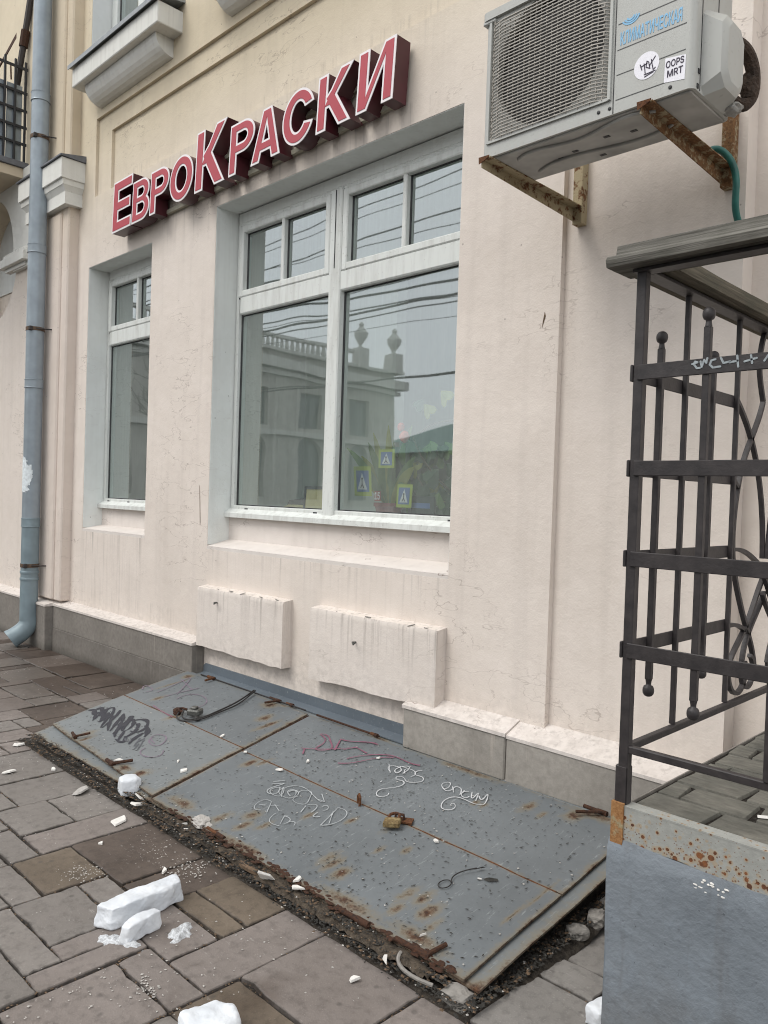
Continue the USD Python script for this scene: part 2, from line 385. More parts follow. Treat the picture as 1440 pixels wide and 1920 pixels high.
rusty('rust', (0.045, 0.02, 0.011), (0.16, 0.065, 0.025))
rusty('rust_dark', (0.018, 0.012, 0.01), (0.08, 0.034, 0.017))
rusty('bracket_paint', (0.07, 0.03, 0.014), (0.21, 0.09, 0.035), (0.38, 0.315, 0.20), 0.44)
rusty('bracket_rust', (0.09, 0.043, 0.02), (0.25, 0.13, 0.055), (0.33, 0.27, 0.17), 0.54)
rusty('post_rust', (0.20, 0.085, 0.03), (0.36, 0.20, 0.085), (0.30, 0.25, 0.15), 0.58)
rusty('bolt_brass', (0.075, 0.05, 0.025), (0.24, 0.17, 0.075), (0.26, 0.20, 0.10), 0.55)
def iron(name, a, b):
    g = NG(); n = g.noise(30.0, 5.0, 0.6); n2 = g.noise(160.0, 3.0, 0.6)
    c = g.mix(g.mr(n, 0.35, 0.68), a, b)
    g.done(name, base_color=c, roughness=0.5, specular_ior_level=0.45, normal=g.bump(g.add(n2, g.mul(n, 0.6)), 0.22, 0.003))
iron('black_iron', (0.022, 0.019, 0.0195), (0.042, 0.036, 0.0355))
iron('dark_grille', (0.012, 0.013, 0.016), (0.022, 0.023, 0.026))

def wood(name, a, b, axis):
    g = NG(); s = (3.0, 90.0, 90.0) if axis == 'x' else (90.0, 3.0, 90.0)
    n = g.noise(1.0, 6.0, 0.65, vec=g.scaled(*s)); n2 = g.noise(7.0, 4.0)
    c = g.mix(g.mr(n, 0.33, 0.66), a, b); c = g.mix(g.mul(g.mr(n2, 0.45, 0.7), 0.5), c, (0.06, 0.062, 0.045))
    g.done(name, base_color=c, roughness=0.85, specular_ior_level=0.25, normal=g.bump(n, 0.8, 0.006))
wood('grey_wood_x', (0.062, 0.058, 0.05), (0.21, 0.20, 0.175), 'x')
wood('grey_wood_y', (0.055, 0.047, 0.034), (0.155, 0.135, 0.10), 'y')

def tile(name, a, b, wet=0.0):
    g = NG(); x, y, z = g.xyz()
    o = g.n('object_info') + '.random'
    n1 = g.noise(4.0, 5.0, 0.6); n2 = g.noise(26.0, 6.0, 0.68); n3 = g.noise(220.0, 3.0, 0.6)
    c = g.mix(g.mr(n1, 0.3, 0.7), a, b)
    c = g.mix(g.mr(o, 0.0, 1.0, 0.0, 0.30), c, tuple(0.62 * q for q in a))
    c = g.mix(g.mul(g.mr(n2, 0.48, 0.72), 0.62), c, tuple(0.5 * q for q in a))
    c = g.mix(g.mul(g.mr(n3, 0.60, 0.72), 0.35), c, tuple(min(1, 1.7 * q) for q in b))
    sp = g.n('voronoi_texture', vector=g.pos(), scale=11.0, randomness=1.0) + '.distance'
    c = g.mix(g.mul(g.mr(sp, 0.07, 0.13, 1.0, 0.0), 0.42), c, (0.055, 0.05, 0.046))
    sal = g.noise(1.0, 5.0, 0.75, vec=g.scaled(24.0, 60.0, 20.0)); salw = g.mr(g.noise(2.7, 3.0), 0.48, 0.62)
    c = g.mix(g.mul(g.mul(g.mr(sal, 0.60, 0.70), salw), 0.6), c, (0.42, 0.40, 0.375))
    ed = g.attr('edge'); c = g.mix(g.mul(g.mr(g.add(ed, g.mul(g.add(n2, -0.5), 1.5)), 0.45, 1.05), 0.7), c, (0.05, 0.043, 0.037))
    # melt water near the drainpipe and in low places
    dx = g.n('vector_math', math_type='distance', vector1=g.pos(), vector2=(-6.1, -0.62, 0.0)) + '.value'
    w = g.mx(g.mr(g.add(dx, g.mul(g.add(g.noise(2.0, 4.0), -0.5), 1.6)), 0.55, 1.45, 1.0, 0.0), g.mr(g.noise(1.5, 4.0, 0.6), 0.60 - wet, 0.72 - wet))
    c = g.mix(g.mul(w, 0.8), c, g.mix(1.0, c, (0.40, 0.345, 0.30), 'multiply'))
    g.done(name, base_color=c, roughness=g.mr(w, 0.0, 1.0, 0.85, 0.40), specular_ior_level=0.4, normal=g.bump(g.add(g.add(n2, g.mul(n3, 0.35)), g.mul(n1, 1.2)), 0.42, 0.006))
tile('paver_grey', (0.170, 0.153, 0.138), (0.226, 0.206, 0.188))
tile('paver_warm', (0.180, 0.155, 0.139), (0.234, 0.204, 0.186))
tile('paver_pale', (0.19, 0.178, 0.164), (0.248, 0.234, 0.217))
tile('paver_brown', (0.085, 0.065, 0.053), (0.125, 0.098, 0.080), 0.06)
tile('paver_olive', (0.115, 0.090, 0.065), (0.165, 0.132, 0.099), 0.02)

def dirt(name, a, b):
    g = NG(); n = g.noise(40.0, 6.0, 0.75); n2 = g.noise(170.0, 4.0, 0.7)
    c = g.mix(g.mr(n, 0.35, 0.65), a, b); c = g.mix(g.mul(g.mr(n2, 0.55, 0.7), 0.6), c, (0.16, 0.145, 0.125))
    g.done(name, base_color=c, roughness=0.95, specular_ior_level=0.2, normal=g.bump(g.add(n, g.mul(n2, 0.6)), 0.9, 0.01))
dirt('soil', (0.025, 0.021, 0.018), (0.085, 0.072, 0.058))
dirt('joint_soil', (0.020, 0.017, 0.015), (0.05, 0.043, 0.036))
dirt('debris_mix', (0.02, 0.017, 0.014), (0.12, 0.095, 0.07))
plain('asphalt', (0.06, 0.06, 0.062), 0.9, var=0.25, scale=60)
plain('debris_dark', (0.028, 0.026, 0.022), 0.9, var=0.5, scale=60)
plain('debris_pale', (0.42, 0.40, 0.37), 0.9, var=0.3, scale=60)
plain('debris_brown', (0.115, 0.075, 0.045), 0.9, var=0.5, scale=50)
plain('chip_white', (0.72, 0.70, 0.66), 0.85, var=0.06, scale=80, bump=0.3)
plain('chip_grey', (0.40, 0.38, 0.355), 0.9, var=0.15, scale=80, bump=0.4)
plain('stone_grey', (0.24, 0.225, 0.205), 0.9, var=0.2, scale=30, bump=0.5)
g = NG(); n_ = g.noise(55.0, 5.0, 0.7)
g.done('snow', base_color=g.mix(g.mr(g.noise(9.0, 4.0), 0.35, 0.7), (0.58, 0.61, 0.645), (0.74, 0.765, 0.79)), roughness=0.55, normal=g.bump(n_, 0.45, 0.006))
g = NG(); n_ = g.noise(120.0, 5.0, 0.7)
g.done('slush', base_color=g.mix(g.mr(n_, 0.35, 0.65), (0.34, 0.345, 0.35), (0.72, 0.745, 0.77)), roughness=0.35, normal=g.bump(n_, 0.8, 0.006))
plain('sign_red', (0.40, 0.045, 0.064), 0.55, var=0.05, scale=6)
plain('sign_white', (0.78, 0.74, 0.745), 0.45, var=0.03)
plain('sign_maroon', (0.048, 0.008, 0.012), 0.32, var=0.15, scale=8)
plain('sign_rail', (0.33, 0.31, 0.24), 0.6)
plain('pipe_zinc', (0.255, 0.295, 0.325), 0.42, 0.25, 0.12, 9.0, 0.15)
plain('pipe_lower', (0.19, 0.245, 0.27), 0.48, 0.1, 0.14, 9.0, 0.15)
plain('pipe_paper', (0.66, 0.71, 0.73), 0.9, var=0.2, scale=40)
plain('strap_rust', (0.115, 0.075, 0.05), 0.8, 0.3, 0.4, 60)
plain('dark_rod', (0.03, 0.024, 0.022), 0.7)
plain('cornice_metal', (0.13, 0.135, 0.15), 0.5, 0.2, 0.2, 12)
plain('sill_metal', (0.24, 0.255, 0.26), 0.45, 0.3, 0.15, 20)
plain('black_plastic', (0.012, 0.012, 0.013), 0.5)
plain('fan_grey', (0.05, 0.05, 0.05), 0.5)
plain('grille_wire', (0.36, 0.335, 0.295), 0.5, 0.0, 0.2, 30)
plain('unit_bottom', (0.36, 0.355, 0.335), 0.55, 0.2, 0.28, 7, 0.1)
plain('sticker_white', (0.78, 0.77, 0.82), 0.5, var=0.04)
plain('ink_dark', (0.03, 0.022, 0.045), 0.6)
plain('logo_blue', (0.20, 0.44, 0.66), 0.5, var=0.12, scale=60)
plain('hose_green', (0.02, 0.125, 0.105), 0.4, var=0.25, scale=30)
plain('pipe_wrap', (0.045, 0.028, 0.018), 0.9, var=0.4, scale=40, bump=0.8)
plain('spray_black', (0.022, 0.023, 0.032), 0.55, var=0.3, scale=90)
plain('spray_faded', (0.085, 0.09, 0.10), 0.6, var=0.3, scale=60)
plain('marker_white', (0.50, 0.51, 0.52), 0.6, var=0.1, scale=60)
plain('marker_thin', (0.37, 0.39, 0.40), 0.6, var=0.2, scale=60)
plain('marker_pink', (0.205, 0.075, 0.115), 0.6, var=0.25, scale=60)
plain('marker_lilac', (0.185, 0.145, 0.185), 0.6, var=0.2, scale=60)
plain('rail_marker', (0.30, 0.335, 0.35), 0.6, var=0.25, scale=200)
plain('lock_grey', (0.10, 0.10, 0.092), 0.45, 0.5, 0.3, 40, 0.3)
plain('cable_black', (0.018, 0.016, 0.015), 0.6)
g = NG(); x_, y_, z_ = g.xyz(); n_ = g.noise(3.0, 5.0, 0.65); n2_ = g.noise(40.0, 4.0, 0.7); n3_ = g.noise(11.0, 5.0, 0.7)
c_ = g.mix(g.mr(n_, 0.3, 0.7), (0.160, 0.182, 0.203), (0.205, 0.230, 0.254)); c_ = g.mix(g.mul(g.mr(n3_, 0.52, 0.68), 0.35), c_, (0.205, 0.24, 0.275)); c_ = g.mix(g.mul(g.mr(n2_, 0.58, 0.72), 0.5), c_, (0.115, 0.125, 0.14))
r_ = g.noise(1.0, 4.0, 0.6, vec=g.scaled(22.0, 22.0, 1.6)); c_ = g.mix(g.mul(g.mr(r_, 0.56, 0.70), 0.45), c_, (0.125, 0.128, 0.132))
c_ = g.mix(g.mul(g.mr(g.noise(70.0, 3.0, 0.7), 0.69, 0.73), 0.8), c_, (0.045, 0.047, 0.05))
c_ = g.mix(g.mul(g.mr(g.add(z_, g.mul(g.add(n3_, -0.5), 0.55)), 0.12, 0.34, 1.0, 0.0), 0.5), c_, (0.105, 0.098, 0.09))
g.done('porch_paint', base_color=c_, roughness=0.66, specular_ior_level=0.3, normal=g.bump(g.add(g.mul(n_, 2.0), g.add(g.mul(n3_, 0.6), g.mul(n2_, 0.4))), 0.6, 0.012))
g = NG(); n_ = g.noise(1.0, 6.0, 0.7, vec=g.scaled(18.0, 55.0, 20.0)); n2_ = g.noise(6.0, 5.0); c_ = g.mix(g.mr(n_, 0.3, 0.7), (0.11, 0.105, 0.087), (0.235, 0.225, 0.19)); c_ = g.mix(g.mul(g.mr(n2_, 0.45, 0.7), 0.55), c_, (0.05, 0.053, 0.045))
g.done('porch_tile', base_color=c_, roughness=0.8, normal=g.bump(n_, 0.9, 0.008))
plain('inside_wall', (0.72, 0.77, 0.72), 0.9, var=0.05, scale=2)
plain('inside_floor', (0.42, 0.40, 0.36), 0.6, var=0.1)
plain('curtain', (0.62, 0.66, 0.63), 0.9, var=0.06)
plain('pot_red', (0.30, 0.05, 0.05), 0.5, var=0.15)
plain('pot_soil', (0.03, 0.02, 0.015), 0.9)
plain('card_yellow', (0.40, 0.48, 0.06), 0.5, var=0.05)
plain('card_blue', (0.12, 0.19, 0.42), 0.5, var=0.05)
plain('card_dark', (0.03, 0.05, 0.05), 0.5, var=0.1)
plain('flower_red', (0.62, 0.09, 0.06), 0.5)
plain('box_yellow', (0.55, 0.45, 0.22), 0.7, var=0.08)
plain('box_edge', (0.05, 0.05, 0.05), 0.7)
def leafmat(name, a, b):
    g = NG(); n = g.noise(14.0, 4.0); c = g.mix(g.mr(n, 0.3, 0.7), a, b)
    p = g.n('principled_bsdf', base_color=c, roughness=0.45) + '.BSDF'; t = g.n('translucent_bsdf', color=c) + '.BSDF'
    m = g.n('mix_closure', fac=0.3, closure1=p, closure2=t) + '.closure'
    MAT[name] = usdkit.material(stage, '/World/Looks/' + name, g.nodes, g.links, surface=m)
leafmat('leaf_green', (0.10, 0.20, 0.06), (0.20, 0.33, 0.10)); leafmat('leaf_yellow', (0.26, 0.30, 0.05), (0.42, 0.42, 0.10)); leafmat('leaf_dark', (0.02, 0.06, 0.03), (0.045, 0.11, 0.055))
plain('stem_brown', (0.09, 0.07, 0.045), 0.8)
plain('far_stone', (0.36, 0.34, 0.31), 0.9, var=0.12, scale=1.2)
plain('far_trim', (0.46, 0.45, 0.42), 0.9, var=0.08, scale=2)
plain('far_window', (0.06, 0.07, 0.075), 0.25)
plain('far_roof', (0.14, 0.22, 0.20), 0.7)
plain('bark', (0.075, 0.065, 0.055), 0.9)

# ------------------------------------------------------------------ ground, street, paving
def sheet(x0, x1, y0, y1, z): return np.array([[x0, y0, z], [x1, y0, z], [x1, y1, z], [x0, y1, z]], float), np.array([[0, 1, 2], [0, 2, 3]])
single('ground', sheet(-400, 400, -400, 400, -0.06), 'asphalt', kind='structure')
single('road', sheet(-120, 120, -14.0, -4.4, -0.040), 'asphalt', kind='structure')
single('pavement_bed', sheet(-60, 40, -4.3, 0.6, -0.016), 'joint_soil', kind='structure')

HK, HZ0, HY0 = 0.134, 0.04, -1.194
def hatch_z(x, y): return HZ0 + HK * (np.asarray(y, float) - HY0)
def dent(x, y):
    x, y = np.broadcast_arrays(np.asarray(x, float), np.asarray(y, float))
    p = np.stack([x * 2.6, y * 2.6, np.zeros_like(x)], -1)
    return 0.011 * (meshkit.fbm(p, 3, 5) - 0.5)
LIFT = {'left': 0.016, 'right': 0.012}
def lid_z(x, y): return hatch_z(x, y) + 0.0145 + dent(x, y)
def hatch_left(y): return -4.455 - 0.235 * (np.asarray(y) + 1.194)

MX, MY = 0.105, 0.115
def TX(i): return -2.2 + MX * i
def TY(j): return -1.26 - MY * j
explicit = [  # (i0, i1, j0, j1, stone)
 (-20, -16, 0, 3, 'g'), (-16, -13, 0, 3, 'g'), (-13, -10, 2, 4, 'g'), (-13, -10, 0, 2, 'g'), (-10, -8, 0, 4, 'w'),
 (-11, -8, 4, 5, 'g'), (-12, -11, 4, 6, 'g'), (-8, -4, 0, 3, 'b'), (-8, -5, 3, 5, 'o'), (-8, -5, 5, 6, 'g'),
 (-5, -2, 4, 6, 'g'), (-5, -3, 3, 4, 'g'), (-4, -2, 0, 3, 'b'), (-2, 1, 0, 1.45, 'o'), (-2, 1, 1.45, 2.35, 'o'), (-2, 1, 2.35, 4, 'w'),
 (-2, -1, 4, 6, 'w'), (-1, 0, 4, 7, 'w'), (0, 3, 5, 8, 'w'), (0, 3, 4, 5, 'w'), (1, 3, 0, 4, 'w'), (3, 7, 0, 3, 'w'), (3, 6, 3, 5, 'o'),
 (-3, 0, 7, 9, 'g'), (-5, -1, 6, 7, 'g'),
 (8.35, 12, -6.6, -4, 'p'), (8.45, 10.4, -4, -2.8, 'p'), (8.5, 13, -2.8, 0, 'p'), (10.4, 13, -4, -2.8, 'p'), (7, 10, 0, 2, 'w'), (-24, -20, 1, 3, 'w')]
I0, I1, J0, J1 = -58, 14, -10, 12
occ = np.zeros((I1 - I0, J1 - J0), bool)
tiles = []
for a, b, c, d, s in explicit:
    occ[int(a) - I0:int(math.ceil(b)) - I0, int(math.floor(c)) - J0:int(math.ceil(d)) - J0] = True
    tiles.append((a, b, c, d, s))
for i in range(I0, I1):
    for j in range(J0, J1):
        x, y = TX(i + .5), TY(j + .5)
        inside_hatch = (float(hatch_left(y)) - 0.03 < x < -1.22) and y > -1.26
        hidden = (y < -1.02 - 0.30 * (x + 8.2)) or (x > -0.85) or y > -0.1
        if inside_hatch or hidden: occ[i - I0, j - J0] = True
R_ = random.Random(11)
sizes = [(3, 2), (2, 3), (3, 3), (4, 3), (2, 2), (3, 1), (1, 2), (2, 1), (4, 2), (1, 3)]
for j in range(J0, J1):
    for i in range(I0, I1):
        if occ[i - I0, j - J0]: continue
        S = sizes[:]; R_.shuffle(S)
        for w, h in S + [(1, 1)]:
            blk = occ[i - I0:i - I0 + w, j - J0:j - J0 + h]
            if blk.shape == (w, h) and not blk.any():
                blk[:] = True
                far = TX(i) < -4.4
                tiles.append((i, i + w, j, j + h, R_.choice('bbbwg' if far else 'ggw'))); break
pav = thing('pavement', kind='structure')
STONE = {'g': 'paver_grey', 'w': 'paver_warm', 'b': 'paver_brown', 'o': 'paver_olive', 'p': 'paver_pale'}
def paver(x0, x1, y0, y1, q, zt, tx, ty, seed, mat):
    C4 = np.array([(x0 + q[0], y0 + q[1]), (x1 + q[2], y0 + q[3]), (x1 + q[4], y1 + q[5]), (x0 + q[6], y1 + q[7])])
    r_ = np.random.default_rng(seed); pts = []
    for k in range(4):
        a, b = C4[k], C4[(k + 1) % 4]; L = np.linalg.norm(b - a); u = (b - a) / L; nn = np.array([-u[1], u[0]])
        n = 6
        for t in np.r_[0.005 / L, np.linspace(.12, .88, n), 1 - 0.005 / L]:
            off = r_.normal(0, .0014) + (abs(r_.normal(0, .004)) if r_.random() < .08 else 0)
            pts.append(a + u * L * t + nn * off)
    p = np.array(pts); c = p.mean(0); K = len(p)
    def inset(d):
        w = p - c; s = np.minimum(1, np.maximum(0.15, 1 - d / np.maximum(1e-6, np.array([(x1 - x0) / 2, (y1 - y0) / 2])))); return c + w * s
    zz = lambda w: zt + tx * (w[:, 0] - c[0]) + ty * (w[:, 1] - c[1])
    rings = [np.c_[p, np.full(K, -.05)], np.c_[p, zz(p) - .0038], np.c_[inset(.0035), zz(p) - .0004], np.c_[inset(.013), zz(p)]]
    V = np.vstack(rings + [[[c[0], c[1], zt]]]); E = np.r_[np.ones(3 * K), np.zeros(K + 1)]; E[2 * K:3 * K] = .55; F = []
    for g_ in range(3):
        for i in range(K):
            j = (i + 1) % K; A, B = g_ * K, (g_ + 1) * K; F += [[A + i, A + j, B + j], [A + i, B + j, B + i]]
    for i in range(K): F.append([3 * K + i, 3 * K + (i + 1) % K, 4 * K])
    return (V, np.array(F)), mat, False, None, None, {'edge': E}
for a, b, c, d, s in tiles:
    gx = 0.0040; q = [R_.uniform(-0.0035, 0.0035) for _ in range(8)]
    x0, x1, y0, y1 = TX(a) + gx, TX(b) - gx, TY(d) + gx, TY(c) - gx
    zt = R_.uniform(-0.0035, 0.0035); tx, ty = R_.uniform(-.010, .010), R_.uniform(-.010, .010)
    part(pav, 'paving_stone', *paver(x0, x1, y0, y1, q, zt, tx, ty, R_.randint(0, 9999), STONE[s]))

# earth-filled gap round the hatch
def strip(poly, z, amp, seed, step=0.012):
    mnx, mny, mxx, mxy = poly.bounds
    xs, ys = np.arange(mnx, mxx + step, step), np.arange(mny, mxy + step, step)
    X, Y = np.meshgrid(xs, ys, indexing='ij')
    import shapely
    ins = shapely.contains_xy(poly, X.ravel(), Y.ravel()).reshape(X.shape)
    dd = shapely.distance(poly.exterior, shapely.points(X.ravel(), Y.ravel())).reshape(X.shape)
    rise = np.where((X > -1.42) & (Y > -1.1), 0.55 * np.maximum(0, hatch_z(X, Y) - 0.055), 0.0)
    Z = z + rise - 0.022 * np.maximum(0, 1 - dd / 0.022) + amp * (meshkit.fbm(np.stack([X * 22, Y * 22, 0 * X], -1), 5, seed) - 0.45)
    idx = np.arange(X.size).reshape(X.shape); F = []
    for i in range(len(xs) - 1):
        for j in range(len(ys) - 1):
            if ins[i, j] and ins[i + 1, j] and ins[i, j + 1] and ins[i + 1, j + 1]:
                F += [[idx[i, j], idx[i + 1, j], idx[i + 1, j + 1]], [idx[i, j], idx[i + 1, j + 1], idx[i, j + 1]]]
    return np.c_[X.ravel(), Y.ravel(), Z.ravel()], np.array(F)
gap_poly = sg.Polygon([(-4.56, -1.285), (-1.27, -1.285), (-1.27, -0.2), (-1.42, -0.2), (-1.42, -1.12), (-4.56, -1.12)])
single('soil_strip', strip(gap_poly, -0.004, 0.030, 3), 'soil', smooth=True, kind='stuff')
front_fill = sg.Polygon([(-3.2, -1.24), (-1.48, -1.26), (-1.42, -1.19), (-1.75, -1.165), (-2.4, -1.175), (-2.9, -1.165), (-3.05, -1.19)])
single('soil_crust', strip(front_fill, 0.040, 0.034, 9, 0.010), 'debris_mix', smooth=True, kind='stuff')

# ------------------------------------------------------------------ the shop building
bld = thing('shop_building', 'cream plastered shop building with two white windows and a stone plinth', 'building', (-4, 0, 0))
SM, BG = (-6.54, -5.475, 1.055, 3.285), (-4.617, -2.477, 1.035, 3.35)
UPW = [(-6.60, -5.25), (-4.72, -3.35)]
wall = mbox(-9.6, -1.90, 0, 0.42, -0.1, 7.2) + mbox(-1.9005, -1.14, 0.032, 0.42, -0.1, 7.2) + mbox(-1.1405, 2.2, 0.125, 0.42, -0.1, 7.2)
for x0, x1, z0, z1 in (SM, BG): wall = wall - mbox(x0, x1, -0.1, 0.6, z0, z1)
for x0, x1 in UPW: wall = wall - mbox(x0, x1, -0.1, 0.6, 4.86, 6.9)
wall = wall - mbox(-6.46, -1.2, -0.1, 0.024, 3.86, 4.505) - mbox(-6.225, -1.4, -0.1, 0.048, 3.86, 4.355)
wall = wall - man(ext_xz(unary_union([sg.Point(-8.75, 3.72).buffer(0.615, 32), sg.box(-9.365, 3.53, -8.135, 3.72)]), -0.1, 0.24))
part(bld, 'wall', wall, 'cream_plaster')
# reveals (grey-white painted linings) and sloped plaster sills
def reveal(x0, x1, z0, z1, zs):
    e = 0.004
    part(bld, 'reveal', box(x0 - 0.001, x0 + e, 0.0035, 0.19, z0 + .03, z1 - e), 'grey_reveal')
    part(bld, 'reveal', box(x1 - e, x1 + 0.001, 0.0035, 0.19, z0 + .03, z1 - e), 'grey_reveal')
    part(bld, 'lintel_soffit', box(x0 + e, x1 - e, 0.0035, 0.19, z1 - e, z1 + 0.001), 'grey_reveal')
    part(bld, 'sill', hull([(x, y, z) for x in (x0, x1) for y, z in ((0.0008, z0 + 0.022), (0.0008, z0 - 0.02), (0.185, zs), (0.185, z0 - 0.02))]), 'ledge_plaster')
    part(bld, 'sill_apron', box(x0 + e, x1 - e, 0.170, 0.30, zs - 0.03, 1.262), 'ledge_plaster')
reveal(*SM, 1.11); reveal(*BG, 1.102)

# windows
GY = 0.205
def bar(x0, x1, z0, z1, y0=0.175, y1=0.25, b=0.006): return box(x0, x1, y0, y1, z0, z1, b)
def frame_ring(x0, x1, z0, z1, w, y0, y1, b=0.006):
    return cat(box(x0, x0 + w, y0, y1, z0, z1, b), box(x1 - w, x1, y0, y1, z0, z1, b), box(x0 + w - .004, x1 - w + .004, y0 + .0015, y1, z1 - w, z1 - .001, b), box(x0 + w - .004, x1 - w + .004, y0 + .0015, y1, z0 + .001, z0 + w, b))
def pane(win, x0, x1, z0, z1, y=GY, back=0.25):
    p = part(win, 'pane', (np.array([[x0, y, z0], [x1, y, z0], [x1, y, z1], [x0, y, z1]]), np.array([[0, 1, 2], [0, 2, 3]])), 'window_glass')
    w = 0.013
    part(win, 'seal', frame_ring(x0 - .004, x1 + .004, z0 - .004, z1 + .004, w, y - 0.006, y + 0.006, 0.001), 'window_seal')
    return p
def toplight(win, x0, x1, z0, z1):
    part(win, 'sash', frame_ring(x0, x1, z0, z1, 0.044, 0.160, 0.235), 'window_white')
    part(win, 'sash_gap', frame_ring(x0 - .007, x1 + .007, z0 - .007, z1 + .007, 0.012, 0.1735, 0.20, 0.001), 'window_seal')
    xm = (x0 + x1) / 2
    part(win, 'glazing_bar', box(xm - 0.016, xm + 0.016, 0.168, 0.232, z0 + .040, z1 - .040, 0.005), 'window_white')
    pane(win, x0 + .042, xm - .014, z0 + .042, z1 - .042); pane(win, xm + .014, x1 - .042, z0 + .042, z1 - .042)
def window(x0, x1, z0, z1, mull):
    win = part(bld, 'window', frame_ring(x0, x1, z0, z1, 0.032, 0.172, 0.25), 'window_white')
    part(win, 'bottom_rail', box(x0 + .03, x1 - .03, 0.1725, 0.249, z0 + .002, z0 + .052, 0.004), 'window_white')
    part(win, 'head_trim', box(x0 + .002, x1 - .002, 0.176, 0.25, z1 - .002, z1 + 0.07, 0.003), 'grey_reveal')
    zt0, zt1 = 2.645, 2.765
    part(win, 'transom', box(x0 + .05, x1 - .05, 0.166, 0.247, zt0, zt1, 0.008), 'window_white')
    cols = [x0 + 0.032] + [m for m in mull] + [x1 - 0.032]
    for m in mull:
        part(win, 'mullion', box(m - 0.052, m + 0.052, 0.158, 0.246, z0 + .005, z1 - .01, 0.007), 'window_white')
        part(win, 'mullion_groove', box(m - 0.004, m + 0.004, 0.1565, 0.16, zt1 + .02, z1 - .02), 'window_seal')
    for k in range(len(cols) - 1):
        a = cols[k] + (0.052 if k else 0); b = cols[k + 1] - (0.052 if k < len(cols) - 2 else 0)
        toplight(win, a + .004, b - .004, zt1 - .004, z1 - 0.026)
        pane(win, a, b, z0 + .050, zt0 + .002)
    part(win, 'sill_board', hull([(x, y, z) for x in (x0 - .012, x1 + .0) for y, z in ((0.125, z0 + .0), (0.125, z0 - .03), (0.2, z0 + .045), (0.2, z0 - .03))]), 'window_white')
    for fx in (0.08, 0.42, 0.93):
        part(win, 'drain_slot', box(x0 + (x1 - x0) * fx, x0 + (x1 - x0) * fx + .035, 0.1705, 0.1735, z0 + .024, z0 + .036), 'window_seal')
window(SM[0] + .012, SM[1] - .012, 1.285, 3.215, [])
window(BG[0] + .012, BG[1] - .012, 1.285, 3.27, [-3.575])
# upper storey windows: frame and sill, seen from below
def upper(x0, x1):
    win = part(bld, 'upper_window', frame_ring(x0 + .01, x1 - .01, 4.93, 6.85, 0.09, 0.17, 0.25), 'window_white')
    xm = x0 + (x1 - x0) * 0.4
    part(win, 'mullion', box(xm - .05, xm + .05, 0.16, 0.24, 5.0, 6.8, 0.006), 'window_white')
    pane(win, x0 + .1, xm - .05, 5.02, 6.76); pane(win, xm + .05, x1 - .1, 5.02, 6.76)
    part(bld, 'upper_reveal', box(x0 - .001, x0 + .004, 0.0035, 0.19, 4.9, 6.88), 'grey_reveal')
    part(bld, 'upper_reveal', box(x1 - .004, x1 + .001, 0.0035, 0.19, 4.9, 6.88), 'grey_reveal')
    s = part(bld, 'upper_sill', box(x0 + .10, x1 + .13, -0.20, 0.02, 4.70, 4.852, 0.006), 'white_moulding')
    an = np.linspace(0, np.pi / 2, 8)
    prof = [(-0.165 + 0.02 - 0.0 + 0.145 * (1 - math.cos(a)), 4.585 + 0.115 * (1 - math.sin(a))) for a in an]
    prof = [(-0.145 * math.cos(a) - 0.0, 4.698 - 0.13 * math.sin(a)) for a in an] + [(0.01, 4.568), (0.01, 4.698)]
    part(s, 'cove', np_prism(prof, x0 + .22, x1 + .01), 'white_moulding')
    part(s, 'metal_flashing', hull([(x, y, z) for x in (x0 + .07, x1 + .16) for y, z in ((-0.224, 4.858), (-0.224, 4.88), (0.05, 4.935), (0.05, 4.915))]), 'sill_metal')
    part(s, 'flashing_lip', box(x0 + .07, x1 + .16, -0.2285, -0.224, 4.846, 4.88), 'sill_metal')
def np_prism(prof, x0, x1):
    P = np.array(prof, float); n = len(P)
    V = np.vstack([np.c_[np.full(n, x0), P], np.c_[np.full(n, x1), P]]); F = []
    for i in range(n):
        j = (i + 1) % n; F += [[i, j, j + n], [i, j + n, i + n]]
    t = trimesh.creation.triangulate_polygon(sg.Polygon(P), engine='earcut')
    F += [[a, b, c] for a, b, c in t[1]] + [[a + n, c + n, b + n] for a, b, c in t[1]]
    return V, np.array(F)
for x0, x1 in UPW: upper(x0, x1)

# stone plinth and its plaster ledge
def stone(x0, x1, y, z0, z1, mat, b=0.006): part(bld, 'plinth_stone', box(x0, x1, y, 0.01, z0, z1, b), mat)
for a, b in ((-6.868, -4.612),):
    stone(a + .0015, b - .0015, -0.097, 0.192, 0.385, 'plinth_stone', .003)
    stone(a + .0015, b - .0005, -0.101, -0.08, 0.1905, 'plinth_stone_dark', .003)
stone(-2.652, -2.034, -0.104, 0.186, 0.385, 'plinth_stone_pale'); stone(-2.031, -0.95, -0.100, 0.183, 0.381, 'plinth_stone_pale')
stone(-7.42, -6.872, -0.165, -0.08, 0.380, 'plinth_stone'); stone(-9.5, -7.424, -0.10, -0.08, 0.372, 'plinth_stone')
def ledge(x0, x1, y, z, h): part(bld, 'plinth_ledge', hull([(x, yy, zz) for x in (x0, x1) for yy, zz in ((y - .004, z - .004), (y - .004, z + .012), (0.02, z - .004), (0.02, z + h))]), 'ledge_plaster')
ledge(-6.87, -4.61, -0.10, 0.388, 0.045); ledge(-2.656, -2.03, -0.106, 0.388, 0.062); ledge(-7.424, -6.868, -0.168, 0.383, 0.05); ledge(-9.5, -7.42, -0.103, 0.374, 0.05)
part(bld, 'plinth_ledge', hull([(x, yy, zz) for x in (-2.029, -0.95) for yy, zz in ((-.104, .378), (-.104, .393), (0.05, .378), (0.05, .455))]), 'ledge_plaster')

